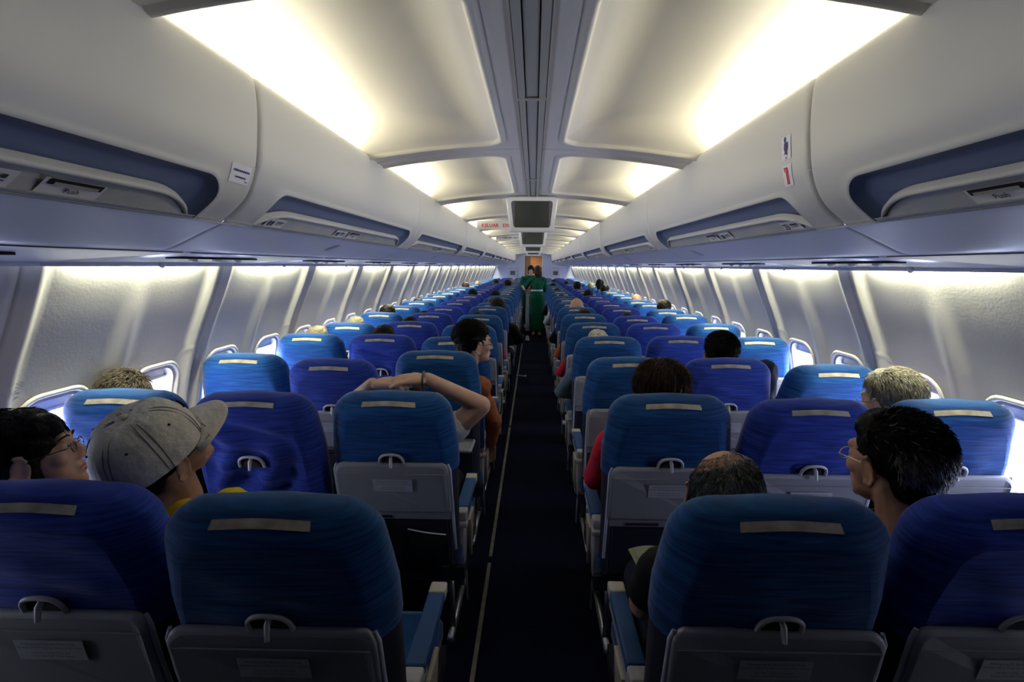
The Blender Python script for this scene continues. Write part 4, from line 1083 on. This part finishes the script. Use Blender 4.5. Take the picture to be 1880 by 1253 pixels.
PL = [(562, 597, -1, 'w', 3, 'sandy', 'grey', 'greying hair just above the left window seat, fourth row'), (634, 580, -1, 'w', 4, 'sandy', 'white', 'sandy hair by the left windows, fifth row'),
      (712, 558, -1, 'w', 5, 'black', 'blue', 'dark curly hair by the left windows, sixth row'), (705, 595, -1, 'm', 3, 'black', 'black', 'black hair in the left middle seat, fourth row'),
      (752, 580, -1, 'm', 4, 'black', 'navy', 'black hair in the left middle seat, fifth row'), (774, 570, -1, 'm', 5, 'dark_long', 'grey', 'long black hair in the left middle seat, sixth row'),
      (878, 571, -1, 'a', 5, 'black', 'pink', 'black hair in the left aisle seat, sixth row'), (757, 547, -1, 'w', 7, 'black', 'white', 'black hair by the left windows, eighth row'),
      (906, 546, -1, 'a', 7, 'long', 'red', 'brown hair in the left aisle seat, eighth row'), (944, 546, -1, 'a', 6, 'dark_long', 'black', 'black clothes leaning towards the aisle on the left'),
      (895, 532, -1, 'a', 9, 'black', 'navy', 'black hair in the left aisle seat, tenth row'), (868, 530, -1, 'm', 9, 'black', 'grey', 'black hair in the left middle seat, tenth row'),
      (855, 518, -1, 'w', 13, 'long', 'white', 'brown hair by the left windows, fourteenth row'), (877, 515, -1, 'w', 15, 'bald', 'grey', 'bald head by the left windows far ahead'),
      (910, 512, -1, 'm', 16, 'long', 'red', 'reddish hair in the left middle seat far ahead'), (928, 513, -1, 'a', 14, 'dark_long', 'black', 'long dark hair beside the aisle far ahead on the left'),
      (937, 512, -1, 'a', 17, 'sandy', 'white', 'sandy hair beside the aisle far ahead on the left'), (947, 514, -1, 'a', 20, 'black', 'blue', 'black hair beside the aisle near the left bulkhead'),
      (1098, 604, 1, 'a', 3, 'black', 'denim', 'patterned headscarf and denim sleeve in the right aisle seat'), (1085, 589, 1, 'a', 4, 'dark_long', 'red', 'red sleeve over the armrest in the right aisle seat, fifth row'),
      (1073, 566, 1, 'a', 5, 'black', 'orange', 'orange sleeve in the right aisle seat, sixth row'), (1059, 545, 1, 'a', 6, 'bald', 'navy', 'balding head in the right aisle seat, seventh row'),
      (1228, 549, 1, 'w', 6, 'black', 'white', 'round black-haired head by the right windows, seventh row'), (1152, 573, 1, 'm', 5, 'black', 'grey', 'black hair barely above the right middle seat, sixth row'),
      (1171, 538, 1, 'w', 8, 'bald', 'grey', 'balding tan head by the right windows, ninth row'), (1080, 531, 1, 'm', 9, 'black', 'navy', 'black hair in the right middle seat, tenth row'),
      (1031, 540, 1, 'a', 9, 'black', 'white', 'black hair in the right aisle seat, tenth row'), (1023, 529, 1, 'a', 11, 'dark_long', 'black', 'long black hair in the right aisle seat, twelfth row'),
      (1015, 519, 1, 'a', 14, 'black', 'blue', 'black hair in the right aisle seat, fifteenth row'), (1060, 516, 1, 'm', 12, 'black', 'white', 'black hair in the right middle seat, thirteenth row'),
      (1079, 518, 1, 'w', 14, 'sandy', 'grey', 'sandy hair by the right windows, fifteenth row'), (1090, 512, 1, 'w', 12, 'black', 'grey', 'tall black-haired head by the right windows, thirteenth row'),
      (1103, 522, 1, 'w', 11, 'black', 'black', 'black hair by the right windows, twelfth row'), (1034, 516, 1, 'm', 16, 'black', 'red', 'black hair in the right middle seat, seventeenth row'),
      (1018, 513, 1, 'a', 18, 'black', 'blue', 'black hair near the right bulkhead'), (1205, 600, 1, 'm', 3, 'dark_long', 'grey', 'dark hair below the seat top in the right middle seat, fourth row'),
      (1320, 592, 1, 'w', 4, 'black', 'white', 'dark hair in the right window seat, fifth row')]
for (u, v, sd_, col, k, kind, shirt, lab) in PL:
    if lab.startswith('dark hair below'): continue
    r = passenger(u, v, sd_, col, k, kind, shirt, 'person with ' + lab)
for kk, pb in PROTO.items():
    if kk not in USED:
        bpy.data.batch_remove([*pb.children, pb])

# ------------------------------------------------------------------ cabin crew, trolley, loose things
def crew(x, y, faceaway, label, hc, hair, arms, scale=1.0, roll=0):
    M = head_matrix(hc, 0 if faceaway else 180, 0 if faceaway else -14, roll); sg = 1 if faceaway else -1
    sk = tprims(head_prims(0.95), M) + [('c', M @ Vector((0, -.04, -.10)), .046, (hc[0], hc[1] - sg * .03, 1.34), .050)]
    cx, cy = hc[0], hc[1] - sg * .035
    torso = [('ch', [(0, 0, .90, .135), (0, 0, 1.06, .105), (cx * .6, cy * .5, 1.20, .115), (cx, cy, 1.28, .095)]), ('c', (cx - .11, cy, 1.31), .055, (cx + .11, cy, 1.31), .055), ('c', (-.055, 0, .90), .12, (.055, 0, .90), .12), ('c', (cx - .05, cy, 1.22), .09, (cx + .05, cy, 1.22), .09)]
    skirt = [('ch', [(-.05, 0, .90, .13), (-.06, 0.0, .62, .115), (-.065, .01, .40, .105), (-.065, .01, .22, .10)]), ('ch', [(.05, 0, .90, .13), (.06, 0.0, .62, .115), (.065, .01, .40, .105), (.065, .01, .22, .10)])]
    up, fo, ha = [], [], []
    for s in (-1, 1):
        sh, el, wr = [Vector(q) for q in arms[s][:3]]
        up.append(('c', sh, .040, el, .034)); fo.append(('c', el, .036, wr, .024)); ha += hand_prims(wr, wr - el, (0, 0, 1), -s * sg, 0.5, 0.95)
    legs = [('ch', [(s * .07, 0, .5, .05), (s * .07, -.01 * sg, .30, .045), (s * .07, 0, .08, .032), (s * .07, .09 * sg, .04, .028)]) for s in (-1, 1)]
    b = blob('person', sk + torso + up + fo + ha + legs, .0075, SK_B, None, 3)
    blob('hair', tprims(HAIR[hair], M), .008, H_BRN if faceaway else H_BLK, b, 3, disp=(.004, 30))
    blob('green_uniform', fat(torso + up, .010) + skirt + fat([('c', p[1], p[2], p[1].lerp(p[3], 0.35), p[2]) for p in fo], .012), .009, CL['green'], b, 3, disp=(.005, 12))
    mb = MB(); rows = []
    for z, o_ in ((1.050, .0), (1.052, .006), (1.082, .006), (1.084, .0)):
        rows.append([((.128 + o_) * cos(a), (.122 + o_) * sin(a), z) for a in [i * 2 * pi / 28 for i in range(28)]])
    mb.grid(rows, 0, True, True); mb.box(-.016, .016, (-.135 if faceaway else .125), (-.125 if faceaway else .135), 1.052, 1.082, 1); mb.build('belt', [M_white, M_metal], b)
    blob('shoes', [('ch', [(s * .07, -.01 * sg, .04, .036), (s * .07, .10 * sg, .034, .032)]) for s in (-1, 1)], .008, CL['black'], b, 2)
    if not faceaway: face_bits(M, b)
    b.location = (x, y, 0); tag(b, label, 'person'); return b
crew(0.085, 11.8, True, 'person in a green uniform with a white belt standing in the aisle, seen from behind', (0.02, 0.06, 1.485), 'long',
     {-1: [(-.145, .04, 1.30), (-.235, .16, 1.15), (-.25, .40, 1.06)], 1: [(.165, .04, 1.30), (.195, .10, 1.08), (.14, .34, 1.03)]}, roll=-4)
crew(-0.12, 13.35, False, 'person in a green uniform facing the camera behind the trolley in the aisle', (0.06, -0.07, 1.49), 'fringe',
     {-1: [(-.14, -.03, 1.30), (-.18, -.12, 1.12), (-.12, -.34, 1.08)], 1: [(.15, -.03, 1.30), (.18, -.12, 1.12), (.12, -.34, 1.08)]})
r = empty('service_trolley', (-0.02, 12.6, 0))
mb = MB(); mb.box(-.15, .15, -.38, .38, .10, 1.00); mb.build('trolley_body', mat('trolley_grey', (0.40, 0.41, 0.44), 0.4), r, bevel=.008)
mb = MB(); mb.box(-.135, .135, -.392, -.381, .14, .93); mb.build('door', mat('trolley_door', (0.30, 0.31, 0.34), 0.4), r, bevel=.004)
mb = MB(); mb.box(-.16, .16, -.39, .39, 1.001, 1.025); mb.box(-.16, -.15, -.39, .39, 1.026, 1.06); mb.box(.15, .16, -.39, .39, 1.026, 1.06); mb.build('top_rim', M_metal, r)
mb = MB(); mb.tube([(-.12, -.41, .90), (-.12, -.425, .93), (.12, -.425, .93), (.12, -.41, .90)], .009, 8); mb.build('handle', M_metal, r)
for xx in (-.11, .11):
    for yy in (-.3, .3):
        mb = MB(); mb.tube([(xx - .012, yy, .05), (xx + .012, yy, .05)], .05, 16); mb.build('wheel', M_gap, r)
tag(r, 'grey service trolley in the aisle between the two people in green', 'trolley')
for i, (dx, dy, h, rr, c, nm, lab) in enumerate(((-.10, -.28, .20, .035, (0.45, 0.1, 0.05), 'juice_carton', 'reddish drink carton on top of the trolley'), (-.02, -.15, .26, .038, (0.02, 0.03, 0.10), 'drink_bottle', 'tall dark bottle on top of the trolley'), (.06, .05, .22, .035, (0.55, 0.56, 0.6), 'drink_bottle', 'pale bottle on top of the trolley'))):
    mb = MB(); X_, Y_ = -0.02 + dx, 12.6 + dy; z0 = 1.026
    if nm == 'juice_carton': mb.box(X_ - rr, X_ + rr, Y_ - rr, Y_ + rr, z0, z0 + h - .03); mb.add([(X_ - rr, Y_ - rr, z0 + h - .03), (X_ + rr, Y_ - rr, z0 + h - .03), (X_ + rr, Y_ + rr, z0 + h - .03), (X_ - rr, Y_ + rr, z0 + h - .03), (X_ - rr, Y_, z0 + h), (X_ + rr, Y_, z0 + h)], [(0, 1, 5, 4), (3, 2, 5, 4), (0, 4, 3), (1, 2, 5)], 0, False)
    else: mb.tube([(X_, Y_, z0), (X_, Y_, z0 + h * .6), (X_, Y_, z0 + h * .75), (X_, Y_, z0 + h)], [rr, rr, rr * .4, rr * .38], 14)
    tag(mb.build(nm, mat('drink_%d' % i, c, 0.35)), lab, 'drink', 'drinks on the trolley')
j_ = blob('jacket', [('ch', [(1.235, 2.76, 1.06, .065), (1.215, 2.74, .92, .075), (1.21, 2.76, .74, .07), (1.21, 2.84, .60, .06)]), ('e', (1.26, 2.80, 1.03), (.06, .08, .07))], .008, CL['navy'], None, 4, disp=(.008, 16))
tag(j_, 'dark garment bulging between the middle and window seats on the right, third row', 'garment')
# paper bag at the crew member's feet
mb = MB(); mb.add([(-.165, 11.30, .004), (-.06, 11.28, .004), (-.075, 11.50, .004), (-.15, 11.50, .004), (-.15, 11.33, .09), (-.085, 11.32, .09), (-.09, 11.47, .09), (-.14, 11.47, .09)], [(0, 1, 2, 3), (4, 5, 6, 7), (0, 1, 5, 4), (1, 2, 6, 5), (2, 3, 7, 6), (3, 0, 4, 7)], 0, False)
tag(mb.build('paper_bag', mat('bag_paper', (0.42, 0.42, 0.46), 0.7), bevel=.006), 'small pale bag on the aisle floor in front of the green-uniformed person', 'bag')
# seat belt end lying in the aisle
mb = MB(); mb.grid([[(-0.235 + t * .13, 7.55 + 0.02 * sin(t * 5) + q, 0.003 + 0.004 * sin(t * 9) ** 2) for q in (0, .045)] for t in [i / 12 for i in range(13)]])
e = mb.build('seat_belt_end', mat('belt_webbing', (0.22, 0.21, 0.20), 0.8)); sd = e.modifiers.new('s', 'SOLIDIFY'); sd.thickness = .003
mb = MB(); mb.box(-0.115, -0.085, 7.53, 7.59, .002, .014); mb.build('buckle', M_metal, e, bevel=.003)
tag(e, 'loose grey seat belt end on the carpet beside the left armrests', 'seat belt')
# magazines
mg = mat('magazine_edge', (0.55, 0.56, 0.55), 0.5); mgc = mat('magazine_cover', (0.004, 0.006, 0.008), 1.0, spec=0.03)
def magazine(loc, rot, w, h, label, m1, m0):
    r = empty('magazine', loc); r.rotation_euler = [radians(a) for a in rot]
    mb = MB(); mb.grid([[(lerp(-w / 2, w / 2, i / 6), -0.004 - 0.01 * sin(pi * i / 6), z) for i in range(7)] for z in (0, h)]); q = mb.build('cover', m0, r); q.modifiers.new('s', 'SOLIDIFY').thickness = .001
    mb = MB(); mb.grid([[(lerp(-w / 2 + .003, w / 2 - .003, i / 6), d_ - 0.01 * sin(pi * i / 6), h - .004 + (0.006 if z else -0.010)) for i in range(7)] for d_, z in ((0.0, 0), (0.0, 1), (0.005, 1), (0.005, 0))]); mb.build('pages', m1, r)
    tag(r, label, 'magazine'); return r
magazine((-0.40, row_y(1) + .09, 0.47), (-12, 8, 0), .15, .15, 'magazine edge sticking out below the tray of the left aisle seat ahead', mg, mgc)
magazine((0.395, 1.44, 0.66), (-55, 10, 30), .11, .13, 'cream and green booklet on the lap of the balding person', mat('booklet_page', (0.42, 0.42, 0.32), 0.6), mat('booklet_green', (0.20, 0.22, 0.13), 0.6))
bpy.data.objects.remove(WORKOBJ); bpy.data.scenes.remove(WORK)
bpy.data.batch_remove([m for m in bpy.data.meshes if m.name.startswith('fuse_source')])
